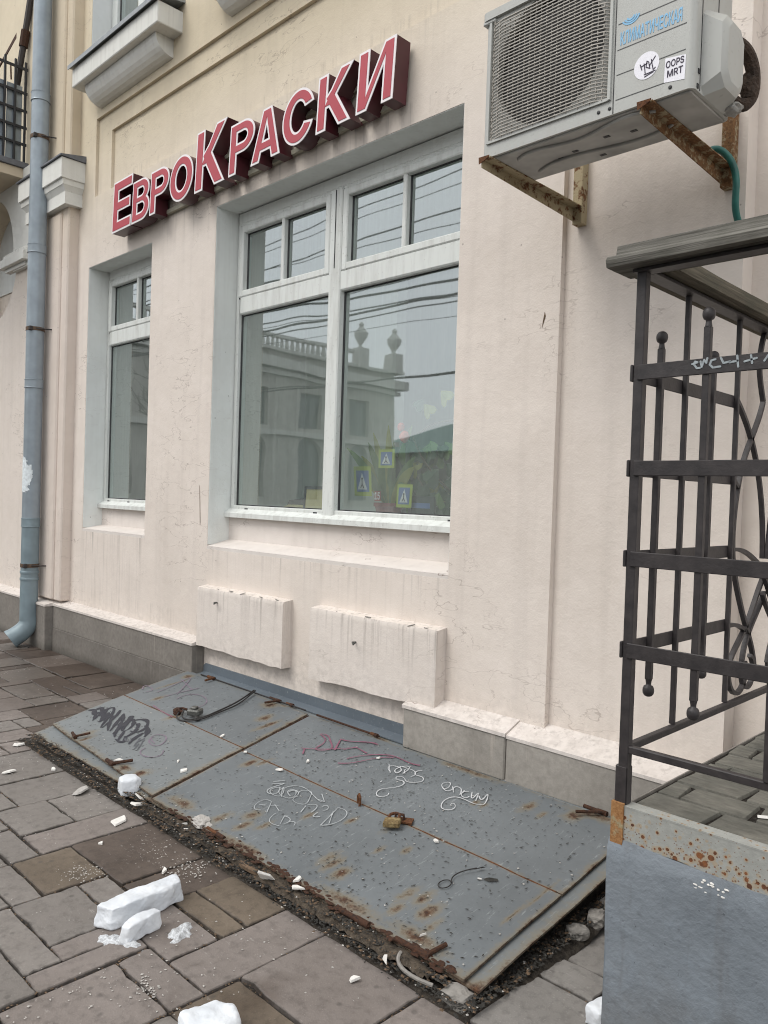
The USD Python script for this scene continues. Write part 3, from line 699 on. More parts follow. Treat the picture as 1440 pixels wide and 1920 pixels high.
# two plaster lumps over the hatch
def rough_block(x0, x1, z0, z1, y, seed, tilt=0.0):
    n, m = 60, 28
    X, Z = np.meshgrid(np.linspace(x0, x1, n), np.linspace(0, 1, m), indexing='ij')
    zb = z0 + 0.018 * (meshkit.fbm(np.stack([X * 9, 0 * X + seed, 0 * X], -1), 4, seed) - 0.5) + tilt * (X - x0)
    zt = z1 + 0.007 * (meshkit.fbm(np.stack([X * 14, 0 * X + seed, 0 * X + 3], -1), 4, seed + 1) - 0.5)
    ZZ = zb + (zt - zb) * Z
    Y = y + 0.005 * (meshkit.fbm(np.stack([X * 5, ZZ * 5, 0 * X], -1), 4, seed + 2) - 0.5) + 0.004 * np.maximum(0, Z - 0.985) / 0.015
    V = np.c_[X.ravel(), Y.ravel(), ZZ.ravel()]; B = V.copy(); B[:, 1] = 0.02; B[:, 2] += (0.012 * (V[:, 2] > (z0 + z1) / 2))
    idx = np.arange(n * m).reshape(n, m); N = n * m; F = []
    for i in range(n - 1):
        for j in range(m - 1): F += [[idx[i, j], idx[i + 1, j], idx[i + 1, j + 1]], [idx[i, j], idx[i + 1, j + 1], idx[i, j + 1]]]
    for i in range(n - 1):
        a, b = idx[i, 0], idx[i + 1, 0]; F += [[a, a + N, b + N], [a, b + N, b]]
        a, b = idx[i, -1], idx[i + 1, -1]; F += [[a, b, b + N], [a, b + N, a + N]]
    for j in range(m - 1):
        a, b = idx[0, j], idx[0, j + 1]; F += [[a, b, b + N], [a, b + N, a + N]]
        a, b = idx[-1, j], idx[-1, j + 1]; F += [[a, a + N, b + N], [a, b + N, b]]
    return np.vstack([V, B]), np.array(F)
b1 = part(bld, 'plaster_block', rough_block(-4.60, -3.675, 0.388, 0.785, -0.074, 21), 'cream_plaster_lumps', smooth=35)
b2 = part(bld, 'plaster_block', rough_block(-3.425, -2.475, 0.385, 0.787, -0.074, 33, 0.024), 'cream_plaster_lumps', smooth=35)
for b_, xs_ in ((b1, (-4.36, -4.22, -4.10, -3.90, -3.74)), (b2, (-3.2, -2.96, -2.66, -2.55))):
    for k, xx in enumerate(xs_):
        part(b_, 'chipped_edge', chip((xx, -0.066, 0.782 + 0.004 * (k % 2)), 0.016 + 0.02 * ((k * 7) % 3) / 2, 40 + k, .004, .3, .28, rz=0.1), 'stone_grey')
    part(b_, 'wall_pin', tube([(xs_[0], -0.06, 0.70), (xs_[0], -0.10, 0.705), (xs_[0] + .022, -0.115, 0.70), (xs_[0] + .028, -0.10, 0.712)] if b_ is b1 else [(-3.04, -0.06, 0.645), (-3.04, -0.10, 0.65), (-3.018, -0.115, 0.642), (-3.013, -0.10, 0.656)], 0.005, 6), 'lock_grey')
for (x, z0, z1, dx) in ((-1.975, 2.20, 2.27, 0.012), (-4.73, 1.19, 1.47, -0.02)):
    part(bld, 'gouge', hull([(x, -0.0015, z1), (x + .006, -0.0015, z1 - .02), (x - dx, -0.0015, z0), (x - dx + .004, -0.0015, z0 + .03), (x, 0.004, z1), (x - dx, 0.004, z0)]), 'debris_brown')

# pilaster, capital
pil = part(bld, 'pilaster', box(-7.42, -6.755, -0.092, 0.02, 0.43, 7.1, 0.012), 'cream_pilaster')
part(bld, 'pilaster', box(-7.31, -6.87, -0.112, -0.08, 0.435, 3.80, 0.012), 'cream_pilaster')
part(bld, 'pilaster', box(-7.31, -6.87, -0.112, -0.08, 4.26, 7.1, 0.012), 'cream_pilaster')
capt = part(bld, 'capital', box(-7.60, -6.655, -0.205, 0.02, 4.02, 4.19, 0.004), 'white_moulding')
an = np.linspace(0, 1, 8)
def ring(c, y0, z0, y1, z1, e0, e1, name):
    part(c, name, hull([(x, y, z) for (yf, z, e) in ((y0, z0, e0), (y1, z1, e1)) for x in (-7.60 + e, -6.655 - e) for y in (yf, 0.02)]), 'white_moulding')
ring(capt, -0.190, 4.021, -0.180, 3.975, 0.012, 0.020, 'moulding'); ring(capt, -0.178, 3.977, -0.140, 3.925, 0.022, 0.056, 'moulding'); ring(capt, -0.150, 3.927, -0.150, 3.825, 0.045, 0.045, 'moulding')
part(capt, 'metal_flashing', hull([(x, y, z) for x in (-7.615, -6.640) for y, z in ((-0.222, 4.193), (-0.222, 4.205), (0.02, 4.25), (0.02, 4.19))]), 'cornice_metal')
# blind arch on the far left, with its imposts
arch = sg.box(-9.6, 3.52, -7.62, 4.47) - unary_union([sg.Point(-8.75, 3.72).buffer(0.62, 32), sg.box(-9.37, 3.3, -8.13, 3.72)])
ap = part(bld, 'arch_panel', ext_xz(arch, -0.045, 0.01), 'white_moulding')
part(ap, 'niche_back', box(-9.4, -8.1, 0.225, 0.236, 3.50, 4.4), 'grey_reveal')
part(ap, 'impost', box(-8.36, -7.72, -0.105, 0.0, 3.565, 3.645, .004), 'white_moulding'); part(ap, 'impost', box(-8.33, -7.76, -0.075, 0.0, 3.645, 3.71, .02), 'white_moulding'); part(ap, 'impost', box(-8.30, -7.79, -0.06, 0.0, 3.53, 3.565, .004), 'white_moulding')
# the shop room behind the glass
part(bld, 'room', cat(box(-7.6, -1.2, 2.3, 2.32, 0.6, 3.6), box(-7.62, -7.6, 0.42, 2.32, 0.6, 3.6), box(-1.22, -1.2, 0.42, 2.3, 0.6, 3.6), box(-7.6, -1.22, 0.42, 2.3, 3.6, 3.62)), 'inside_wall')
part(bld, 'room_partition', box(-5.12, -5.02, 0.42, 2.2, 0.62, 3.58), 'curtain')
part(bld, 'room_partition', box(-5.03, -4.0, 1.15, 1.25, 0.62, 3.58), 'inside_wall')
part(bld, 'room_floor', box(-7.6, -1.22, 0.42, 2.3, 0.58, 0.6), 'inside_floor')
part(bld, 'inner_sill', box(-4.7, -2.4, 0.252, 0.66, 1.235, 1.262, 0.004), 'window_white')
part(bld, 'roof', box(-9.6, 2.2, 0.0, 8.0, 7.2, 7.4), 'far_roof')
part(bld, 'back_wall', cat(box(-9.6, 2.2, 7.8, 8.0, -0.1, 7.2), box(-9.6, -9.4, 0.42, 7.8, -0.1, 7.2), box(2.0, 2.2, 0.42, 7.8, -0.1, 7.2)), 'far_stone')

# ------------------------------------------------------------------ drainpipe
dp = thing('drainpipe', 'grey-blue zinc drainpipe with rusty clamps and a kicked-out foot at the pavement', 'drainpipe', (-7.12, -0.24, 0))
PX, PY, PR = -7.125, -0.205, 0.074
for a, b in ((4.86, 7.0), (3.52, 4.86), (2.33, 3.52), (1.12, 2.33)):
    part(dp, 'pipe_length', tube([(PX, PY, a - .02), (PX, PY, b)], PR, 28), 'pipe_zinc', smooth=40)
part(dp, 'pipe_length', tube([(PX, PY, 0.235), (PX, PY, 1.12)], PR, 28), 'pipe_lower', smooth=40)
for z in (4.82, 3.50, 2.32, 1.10):
    part(dp, 'joint_collar', lathe([(PR + .001, -.04), (PR + .007, -.036), (PR + .003, -.028), (PR + .003, .028), (PR + .007, .036), (PR + .001, .04)], (PX, PY, z), 28), 'pipe_zinc' if z > 2 else 'pipe_lower', smooth=40)
for z in (0.60, 0.66):
    part(dp, 'joint_collar', lathe([(PR + .001, -.014), (PR + .005, -.008), (PR + .005, .008), (PR + .001, .014)], (PX, PY, z), 28), 'pipe_lower', smooth=40)
el = part(dp, 'foot_elbow', tube(spline([(PX, PY, 0.26), (PX, PY, 0.20), (PX - .01, PY - .045, 0.135), (PX - .03, PY - .13, 0.075)], 14), np.linspace(PR + .003, PR + .010, 14), 28, caps=False), 'pipe_lower', smooth=40)
part(el, 'rim', tube([(PX - .028, PY - .122, 0.08), (PX - .032, PY - .14, 0.067)], PR + .013, 28, caps=False), 'pipe_lower', smooth=40)
part(dp, 'paper_scrap', tube([(PX, PY, 1.37), (PX, PY, 1.40)], PR + 0.0015, 28, caps=False), 'pipe_zinc', smooth=True)
for z, dz in ((4.47, -0.14), (2.80, -0.06), (0.72, 0.02)):
    st_ = part(dp, 'clamp', tube([(PX, PY, z - .016), (PX, PY, z + .016)], PR + .004, 28, caps=False), 'strap_rust', smooth=40)
    part(st_, 'rod', tube([(PX + .055, PY - .05, z), (PX + .13, -0.10, z)], 0.006, 8), 'dark_rod')
    part(st_, 'bolt', box(PX + .035, PX + .065, PY - .075, PY - .045, z - .018, z + .018, .004), 'dark_rod')
# torn white paper stuck on the pipe
def pipe_patch(z0, z1, a0, a1, seed):
    n, m = 40, 40; A = np.linspace(a0, a1, n); Z = np.linspace(z0, z1, m); V = []; F = []
    for a in A:
        for z in Z: V.append((PX + (PR + .0022) * math.cos(a), PY + (PR + .0022) * math.sin(a), z))
    V = np.array(V); k = meshkit.fbm(V * 26, 4, seed)
    for i in range(n - 1):
        for j in range(m - 1):
            u, v = (i / n - .5) * 2, (j / m - .5) * 2
            if u * u + v * v < 0.95 - 1.4 * (k[i * m + j] - .35) : F += [[i * m + j, (i + 1) * m + j, (i + 1) * m + j + 1], [i * m + j, (i + 1) * m + j + 1, i * m + j + 1]]
    return V, np.array(F)
part(dp, 'torn_paper', pipe_patch(1.33, 1.68, -2.6, -0.3, 4), 'pipe_paper', smooth=True)

# ------------------------------------------------------------------ balcony on the far left
bal = thing('balcony', 'balcony with black iron grille over grey sheet panels at the far left', 'balcony', (-8.2, -0.3, 4.4))
part(bal, 'slab', box(-9.6, -7.93, -1.2, -0.0, 4.38, 4.475, 0.004), 'cream_pilaster')
part(bal, 'edge_flashing', box(-9.6, -7.905, -1.22, -0.0, 4.476, 4.53, 0.003), 'cornice_metal')
for k in range(6):
    y = -0.05 - k * 0.075
    part(bal, 'sheet_panel', box(-7.990, -7.975, y - .068, y, 4.53, 5.27, 0.004), 'pipe_zinc')
for y in (-0.02, -0.115, -0.21, -0.305, -0.40, -0.495): part(bal, 'upright', box(-7.965, -7.945, y - .02, y, 4.53, 5.50, 0.002), 'dark_grille')
for z in (4.70, 4.86, 5.02, 5.19, 5.42): part(bal, 'crossbar', box(-7.962, -7.948, -0.6, -0.01, z, z + .026, 0.002), 'dark_grille')
pl_ = thing('leaning_pole', 'dark rusty pole leaning against the wall above the balcony grille', 'pole', (-8.0, -0.1, 5.2))
part(pl_, 'shaft', tube([(-8.06, -0.09, 5.15), (-7.93, -0.03, 5.95), (-7.86, 0.0, 6.4)], 0.030, 8), 'dark_rod')
part(pl_, 'sleeve', tube([(-7.98, -0.05, 5.65), (-7.955, -0.04, 5.80)], 0.042, 8), 'rust_dark')
sb_ = thing('scrap_board', 'short dark board sticking up beside the leaning pole on the balcony', 'board', (-8.2, -0.2, 5.4))
part(sb_, 'plank', hull([(-8.24, -0.20, 5.42), (-8.22, -0.22, 5.42), (-8.05, -0.09, 5.75), (-8.02, -0.10, 5.73), (-8.24, -0.20, 5.47), (-8.05, -0.09, 5.80)]), 'rust_dark')
part(sb_, 'nail', tube([(-8.10, -0.12, 5.5), (-8.08, -0.12, 5.35)], 0.008, 6), 'strap_rust')

# ------------------------------------------------------------------ the shop sign: box letters on a rail
def P_(*pts): return sg.Polygon(pts)
def ell(cx, cy, rx, ry): return affinity.scale(sg.Point(cx, cy).buffer(1.0, 48), rx, ry, origin=(cx, cy))
def half(cx, cy, rx, ry, t):
    o = ell(cx, cy, rx, ry); i = ell(cx, cy, rx - t, ry - t * .92)
    return (o - i) & sg.box(cx, cy - ry - 1, cx + rx + 1, cy + ry + 1)
def L_E(w, h, t): return unary_union([sg.box(0, 0, t, h), sg.box(0, 0, w, t * .92), sg.box(0, h - t * .92, w, h), sg.box(0, h / 2 - t * .46, w * .92, h / 2 + t * .46)])
def dbowl(x0, z0, x1, z1):
    r = (z1 - z0) / 2; rx = min((x1 - x0) * .75, r * 1.25)
    return unary_union([sg.box(x0, z0, x1 - rx, z1), ell(x1 - rx, z0 + r, rx, r) & sg.box(x1 - rx - .0005, z0, x1, z1)])
def L_P(w, h, t):
    zb = h * .40; s = t * .80
    return unary_union([sg.box(0, 0, t, h), dbowl(0, zb, w, h)]) - dbowl(t, zb + s, w - t, h - s)
def L_V(w, h, t):
    zm = h * .52; s = t * .78
    return unary_union([dbowl(0, 0, w, zm + s * .4), dbowl(0, zm - s * .4, w * .95, h), sg.box(0, 0, t, h)]) - dbowl(t, s, w - t, zm - s * .42) - dbowl(t, zm + s * .42, w * .95 - t, h - s)
def L_O(w, h, t): return ell(w / 2, h / 2, w / 2, h / 2) - ell(w / 2, h / 2, w / 2 - t, h / 2 - t * .85)
def L_C(w, h, t): return L_O(w * 1.04, h, t) - P_((w * .56, h * .36), (w * 1.3, h * .26), (w * 1.3, h * .73), (w * .56, h * .64))
def L_K(w, h, t): return unary_union([sg.box(0, 0, t, h), P_((t * .7, h * .40), (w - t * 1.25, h), (w - t * .05, h), (t * 1.5, h * .40)) , P_((t * .95, h * .56), (t * 1.75, h * .70), (w, 0), (w - t * 1.22, 0))])
def L_A(w, h, t): return unary_union([P_((0, 0), (w / 2 - t * .58, h), (w / 2 + t * .58, h), (w, 0), (w - t * 1.05, 0), (w / 2, h * .78), (t * 1.05, 0)), sg.box(w * .22, h * .19, w * .78, h * .19 + t * .8)])
def L_I(w, h, t): return unary_union([sg.box(0, 0, t, h), sg.box(w - t, 0, w, h), P_((t * .3, 0), (t * 1.02, 0), (w - t * .3, h), (w - t * 1.02, h), )])
sign = thing('shop_sign', 'shop sign of raised red box letters edged in white, reading ЕвроКраски', 'sign', (-4.37, -0.02, 3.4))
LET = [('E', L_E, -5.872, .282, .368, .074), ('V', L_V, -5.560, .243, .290, .064), ('P', L_P, -5.292, .243, .290, .064), ('O', L_O, -5.022, .286, .292, .068), ('K', L_K, -4.690, .330, .378, .080),
       ('P', L_P, -4.292, .246, .300, .064), ('A', L_A, -4.050, .268, .292, .064), ('C', L_C, -3.752, .262, .296, .066), ('K', L_K, -3.438, .262, .292, .066), ('I', L_I, -3.112, .256, .300, .066)]
base_z = lambda x: 3.402 + 0.0165 * (x + 5.87)
for ch, fn, x0, w, h, t in LET:
    p = affinity.skew(fn(w, h, t), 3.5, origin=(0, 0)); p = affinity.translate(p, x0, base_z(x0 + w / 2))
    p = affinity.skew(p, ys=0.95, origin=(x0, 0)).buffer(0)
    rim = p.buffer(0.006, join_style=2)
    lt = part(sign, 'letter', ext_xz(rim, -0.122, -0.022), 'sign_maroon')
    part(lt, 'white_edge', ext_xz(rim.buffer(0.0015, join_style=2), -0.1255, -0.1215), 'sign_white')
    part(lt, 'red_face', ext_xz(p.buffer(-0.0065, join_style=2), -0.128, -0.125), 'sign_red')
part(sign, 'mounting_rail', hull([(x, y, z + 0.0165 * (x + 5.87)) for x in (-5.75, -2.92) for y in (-0.03, -0.006) for z in (3.418, 3.446)]), 'sign_rail')
part(sign, 'mounting_rail', hull([(x, y, z + 0.0165 * (x + 5.87)) for x in (-5.75, -2.92) for y in (-0.03, -0.006) for z in (3.60, 3.625)]), 'sign_rail')

# ------------------------------------------------------------------ air conditioner, brackets, hose
ac = thing('air_conditioner', 'grey outdoor air conditioner unit with a meshed fan front, hung above the railing', 'air conditioner', (-1.46, -0.48, 2.7))
AX0, AX1, AY0, AY1, AZ0, AZ1 = -1.86, -1.058, -0.63, -0.345, 2.70, 3.222
def rounded(x0, x1, y0, y1, z0, z1, r, rr=None):
    s = sg.box(x0, y0, x1, y1).buffer(-r).buffer(r, 8); return extrude(s, z0, z1)
shell = man(rounded(AX0, AX1, AY0, AY1, AZ0, AZ1, 0.022)) - m3.Manifold.cylinder(0.2, 0.222, 0.222, 64).rotate((90, 0, 0)).translate((-1.585, AY0 + 0.10, 2.985)) - mbox(-1.835, -1.335, -0.70, AY0 + 0.005, 2.752, 3.190)
part(ac, 'casing', shell, 'air_conditioner_paint', smooth=35)
part(ac, 'fan_well', (lambda v, f: (np.c_[v[:, 0] - 1.585, AY0 + .135 - v[:, 2], v[:, 1] + 2.985], f))(*lathe([(0.221, 0.1), (0.221, 0.0), (0.02, 0.0)], (0, 0, 0), 48)), 'black_plastic')
fan = part(ac, 'fan_hub', (lambda v, f: (np.c_[v[:, 0] - 1.585, AY0 + .06 + v[:, 2], v[:, 1] + 2.985], f))(*lathe([(0.02, -.02), (0.05, -.015), (0.055, 0.03)], (0, 0, 0), 24)), 'fan_grey', smooth=40)
for k in range(3):
    a0 = k * 2.094 + 0.4; Pb = []
    for r in np.linspace(0.05, 0.205, 5):
        for da, dy in ((-0.45, -0.012), (0.45, 0.03)):
            Pb.append((-1.585 + r * math.cos(a0 + da), AY0 + .06 + dy, 2.985 + r * math.sin(a0 + da)))
    V = np.array(Pb); F = []
    for i in range(4): F += [[2 * i, 2 * i + 1, 2 * i + 3], [2 * i, 2 * i + 3, 2 * i + 2]]
    part(ac, 'fan_blade', (V, np.array(F)), 'fan_grey')
gx0, gx1, gz0, gz1 = -1.832, -1.338, 2.755, 3.188
rows = []; NR = 37
for k in range(NR):
    z = gz0 + (gz1 - gz0) * (k + .5) / NR
    P = [(gx0, AY0 + .008, z - .010), (gx0 + .02, AY0 - .004, z - .004), (gx0 + .06, AY0 - .010, z), (gx1 - .06, AY0 - .010, z), (gx1 - .02, AY0 - .004, z - .004), (gx1, AY0 + .008, z - .010)]
    rows.append(sweep_rect(P, 0.0036, 0.0032, (0, 0, 1.0)))
    st_ = 0.045
    for q in range(int((gx1 - gx0) / st_) + 1):
        xx = gx0 + .02 + q * st_ + (st_ / 2 if k % 2 else 0)
        if xx < gx1 - .01: rows.append(box(xx - .0013, xx + .0013, AY0 - .009, AY0 - .003, z - .0065, z + .0065))
part(ac, 'grille', cat(*rows), 'grille_wire', kind='stuff')
part(ac, 'grille_frame', cat(box(gx0 - .006, gx0 + .004, AY0 - .006, AY0 + .012, gz0 - .006, gz1 + .006), box(gx1 - .004, gx1 + .006, AY0 - .008, AY0 + .012, gz0 - .006, gz1 + .006), box(gx0, gx1, AY0 - .007, AY0 + .012, gz0 - .008, gz0 + .002)), 'air_conditioner_paint')
part(ac, 'panel_seam', box(-1.325, -1.3215, AY0 - .0008, AY0 + .002, AZ0 + .002, AZ1 - .02), 'black_plastic')
for z in (2.742, 2.822, 2.902, 2.985, 3.07, 3.15): part(ac, 'panel_groove', box(-1.315, -1.085, AY0 - .0006, AY0 + .002, z - .0016, z + .0016), 'fan_grey')
part(ac, 'top_lid', rounded(AX0 - .012, AX1 + .010, AY0 - .012, AY1 + .01, AZ1 - .018, AZ1 + .012, 0.025), 'air_conditioner_paint', smooth=35)
part(ac, 'lid_corner', box(AX0 - .008, AX0 + .05, AY0 - .008, AY0 + .02, 3.192, 3.206, .003), 'air_conditioner_paint')
bot = part(ac, 'base_pan', box(AX0 + .015, AX1 - .012, AY0 + .012, AY1 - .01, AZ0 - .006, AZ0 + .004, .003), 'unit_bottom')
part(bot, 'pressed_ridge', tube(spline([(-1.74, -0.56, 2.692), (-1.66, -0.585, 2.692), (-1.5, -0.56, 2.692), (-1.38, -0.585, 2.692), (-1.2, -0.58, 2.692)], 30), .008, 8), 'unit_bottom', smooth=True)
part(bot, 'pressed_ridge', tube(spline([(-1.74, -0.42, 2.692), (-1.6, -0.46, 2.692), (-1.45, -0.44, 2.692), (-1.2, -0.46, 2.692)], 30), .008, 8), 'unit_bottom', smooth=True)
for x, y in ((-1.63, -0.47), (-1.56, -0.49), (-1.42, -0.52), (-1.33, -0.5), (-1.5, -0.40)): part(bot, 'drain_hole', box(x, x + .022, y, y + .014, 2.6925, 2.6935), 'black_plastic')
for x, z in ((-1.375, 2.722), (-1.13, 2.722), (-1.335, 2.722)): part(ac, 'screw', (lambda v, f: (np.c_[v[:, 0] + x, AY0 - v[:, 2], v[:, 1] + z], f))(*lathe([(.006, -.002), (.006, .002), (.003, .003)], (0, 0, 0), 10)), 'black_plastic')
part(ac, 'side_groove', box(AX1 - .001, AX1 + .0015, -0.585, -0.582, 2.705, 3.20), 'black_plastic')
part(ac, 'side_groove', box(AX1 - .001, AX1 + .0015, -0.468, -0.464, 2.705, 3.20), 'black_plastic')
def oct_(x, y0, y1, z0, z1, c): return [(x, y0, z0 + c), (x, y0, z1 - c), (x, y0 + c, z1), (x, y1 - c, z1), (x, y1, z1 - c), (x, y1, z0 + c), (x, y1 - c, z0), (x, y0 + c, z0)]
vc = part(ac, 'valve_cover', hull(oct_(-1.06, -0.575, -0.375, 2.70, 2.965, 0.02) + oct_(-1.005, -0.56, -0.40, 2.72, 2.94, 0.035) + oct_(-0.992, -0.54, -0.42, 2.74, 2.92, 0.03)), 'air_conditioner_paint', smooth=25)
part(vc, 'torn_edge', lump((-1.035, -0.39, 2.715), (0.03, 0.035, 0.018), 3, 2, .5), 'unit_bottom')
for y, z in ((-0.60, 2.713), (-0.595, 2.76), (-0.515, 3.03)): part(ac, 'side_screw', box(AX1, AX1 + .003, y - .005, y + .005, z - .007, z + .007), 'black_plastic')
# badge, lettering and stickers (flat print on the front panel)
def letter_xz(text, x0, z0, w, h, y, bold=True):
    t = meshkit.text_mesh(text, 1.0, 0.001, bold); v = np.array(t.vertices)
    v[:, 0] -= v[:, 0].min(); v[:, 0] *= w / v[:, 0].max(); v[:, 1] *= h
    f = np.array(t.faces)[:, ::-1]
    return np.c_[v[:, 0] + x0, y + v[:, 2] * 0.4, v[:, 1] + z0], f
part(ac, 'lettering', letter_xz('КЛИМАТИЧЕСКАЯ', -1.305, 2.915, 0.205, 0.040, AY0 - .0012), 'logo_blue')
wv = []
for k in range(3):
    an_ = np.linspace(math.pi * 1.15, math.pi * 1.95, 16); r_ = 0.012 + k * 0.0085
    poly = sg.LineString([(-1.272 + r_ * math.cos(a), 2.996 + r_ * .8 * math.sin(a)) for a in an_]).buffer(.0026); wv.append(ext_xz(poly, AY0 - .0012, AY0 - .0004))
part(ac, 'wave_logo', cat(*wv), 'logo_blue')
s1 = part(ac, 'sticker', ext_xz(ell(-1.211, 2.817, .042, .042), AY0 - .0012, AY0 - .0002), 'sticker_white', label='round white sticker with a scrawled black tag')
TOX = [[(-1.232, 2.826), (-1.226, 2.808)], [(-1.23, 2.818), (-1.209, 2.823)], [(-1.219, 2.825), (-1.214, 2.792)], [(-1.21, 2.83), (-1.212, 2.812), (-1.199, 2.804), (-1.204, 2.826), (-1.21, 2.83)], [(-1.2, 2.814), (-1.182, 2.836)], [(-1.195, 2.83), (-1.188, 2.796), (-1.181, 2.801)], [(-1.217, 2.79), (-1.181, 2.792)], [(-1.216, 2.783), (-1.188, 2.789)]]
part(s1, 'tag', cat(*[ext_xz(sg.LineString(s).buffer(.0015), AY0 - .0022, AY0 - .0014) for s in TOX]), 'ink_dark')
s2 = part(ac, 'sticker', ext_xz(P_((-1.151, 2.742), (-1.085, 2.732), (-1.083, 2.806), (-1.149, 2.816)), AY0 - .0012, AY0 - .0002), 'sticker_white', label='square white sticker with two lines of stencil letters')
part(s2, 'print', cat(letter_xz('OOPS', -1.146, 2.784, .058, .020, AY0 - .0022), letter_xz('MRT', -1.141, 2.755, .050, .020, AY0 - .0022)), 'ink_dark')
def bracket(x, zdrop, mat, label):
    b = thing('bracket', label, 'bracket', (x, 0, 2.66))
    part(b, 'arm', hull([(x - .004, y, z) for y, z in ((-0.648, 2.696), (-0.648, 2.662), (-0.01, 2.696), (-0.01, 2.636))] + [(x + .0, y, z) for y, z in ((-0.648, 2.696), (-0.648, 2.662), (-0.01, 2.696), (-0.01, 2.636))]), mat)
    part(b, 'arm_flange', box(x - .004, x + .038, -0.650, -0.01, 2.690, 2.6935), mat)
    part(b, 'wall_plate', box(x - .005, x + .04, -0.012, 0.034, 2.62, 2.93, .002), mat)
    part(b, 'end_tab', hull([(x - .012, -0.655, 2.698), (x + .035, -0.652, 2.698), (x + .03, -0.652, 2.690), (x - .01, -0.655, 2.672), (x - .012, -0.645, 2.698), (x + .03, -0.645, 2.69)]), 'rust')
    for y in (-0.56, -0.45, -0.1): part(b, 'bolt_slot', box(x - .0055, x - .0035, y, y + .05, 2.684, 2.690), 'rust_dark')
    return b
bracket(-1.842, 0, 'bracket_paint', 'yellowed flaking steel bracket under the fan end of the air conditioner')
bracket(-1.215, 0, 'bracket_rust', 'brown rusted steel bracket under the sticker end of the air conditioner')
single('drain_hose', tube(spline([(-1.245, -0.10, 2.70), (-1.21, -0.07, 2.742), (-1.17, -0.05, 2.70), (-1.152, -0.03, 2.60), (-1.158, -0.015, 2.54), (-1.158, 0.02, 2.49), (-1.158, 0.08, 2.47)], 60), 0.0125, 12), 'hose_green', 'green drain hose arching down the wall below the air conditioner bracket', 'hose', smooth=True)
single('pipe_insulation', cat(tube(spline([(-1.06, -0.36, 2.95), (-1.03, -0.30, 2.93), (-1.02, -0.26, 2.86), (-1.03, -0.27, 2.78), (-1.06, -0.33, 2.77)], 24), 0.022, 8), lump((-1.03, -0.265, 2.83), (.03, .035, .05), 8, 2, .5)), 'pipe_wrap', 'dark torn pipe insulation bulging out behind the air conditioner', 'pipe insulation')

# ------------------------------------------------------------------ the steel hatch
hatch = thing('cellar_hatch', 'low sloping grey steel cellar hatch with two rusty lids and scrawled tags', 'hatch', (-2.9, -0.6, 0))
BLOBS = [(-2.137, -.70, .05, .03), (-2.3, -.78, .03, .03), (-2.47, -.86, .035, .03), (-2.66, -1.0, .07, .03), (-2.55, -1.02, .04, .035), (-2.05, -.86, .03, .035), (-1.97, -.80, .03, .03), (-2.12, -1.03, .05, .03), (-2.05, -1.06, .06, .03), (-2.16, -1.02, .05, .04),
 (-1.78, -1.0, .05, .05), (-1.72, -.98, .05, .03), (-1.66, -1.02, .06, .045), (-1.60, -1.08, .035, .05), (-1.75, -1.08, .04, .03), (-1.43, -.72, .02, .09), (-1.44, -.86, .02, .07), (-1.80, -.25, .05, .03), (-1.72, -.27, .03, .03), (-1.95, -.36, .03, .025), (-1.99, -.36, .03, .03), (-3.10, -.70, .06, .05), (-3.05, -.66, .04, .03),
 (-2.75, -1.1, .06, .05), (-2.62, -1.08, .05, .04), (-1.62, -.2, .10, .05), (-3.66, -.16, .06, .06), (-3.58, -.1, .05, .04), (-3.52, -.3, .10, .05), (-3.42, -.35, .05, .09), (-4.55, -.16, .05, .05), (-4.50, -.30, .03, .10), (-4.33, -.5, .05, .05), (-4.15, -1.03, .07, .03), (-4.08, -1.07, .05, .035), (-3.55, -1.12, .07, .035), (-3.42, -1.10, .08, .04), (-3.97, -.60, .06, .03), (-2.83, -.10, .10, .03), (-2.2, -.14, .2, .03), (-1.55, -.15, .14, .04), (-1.9, -1.16, .16, .04), (-2.5, -1.17, .2, .03), (-1.6, -1.14, .12, .04), (-3.0, -1.13, .12, .04)]
def rust_at(x, y, edges):
    r = np.zeros_like(x)
    for bx, by, s1_, s2_ in BLOBS:
        r = np.maximum(r, 0.68 * np.exp(-((x - bx) / (.55 * min(s1_, .08))) ** 2 - ((y - by) / (1.25 * max(min(s1_, .05), s2_))) ** 2) if abs(by + .12) > .06 and by > -1.12 else 0.68 * np.exp(-((x - bx) / s1_) ** 2 - ((y - by) / s2_) ** 2))
    for (ax, ay), (bx, by), w, k in edges:
        d = np.array([bx - ax, by - ay]); L = np.hypot(*d); d = d / L
        t = np.clip((x - ax) * d[0] + (y - ay) * d[1], 0, L); dist = np.hypot(x - ax - t * d[0], y - ay - t * d[1])
        r = np.maximum(r, k * np.exp(-(dist / w) ** 1.2))
    return r
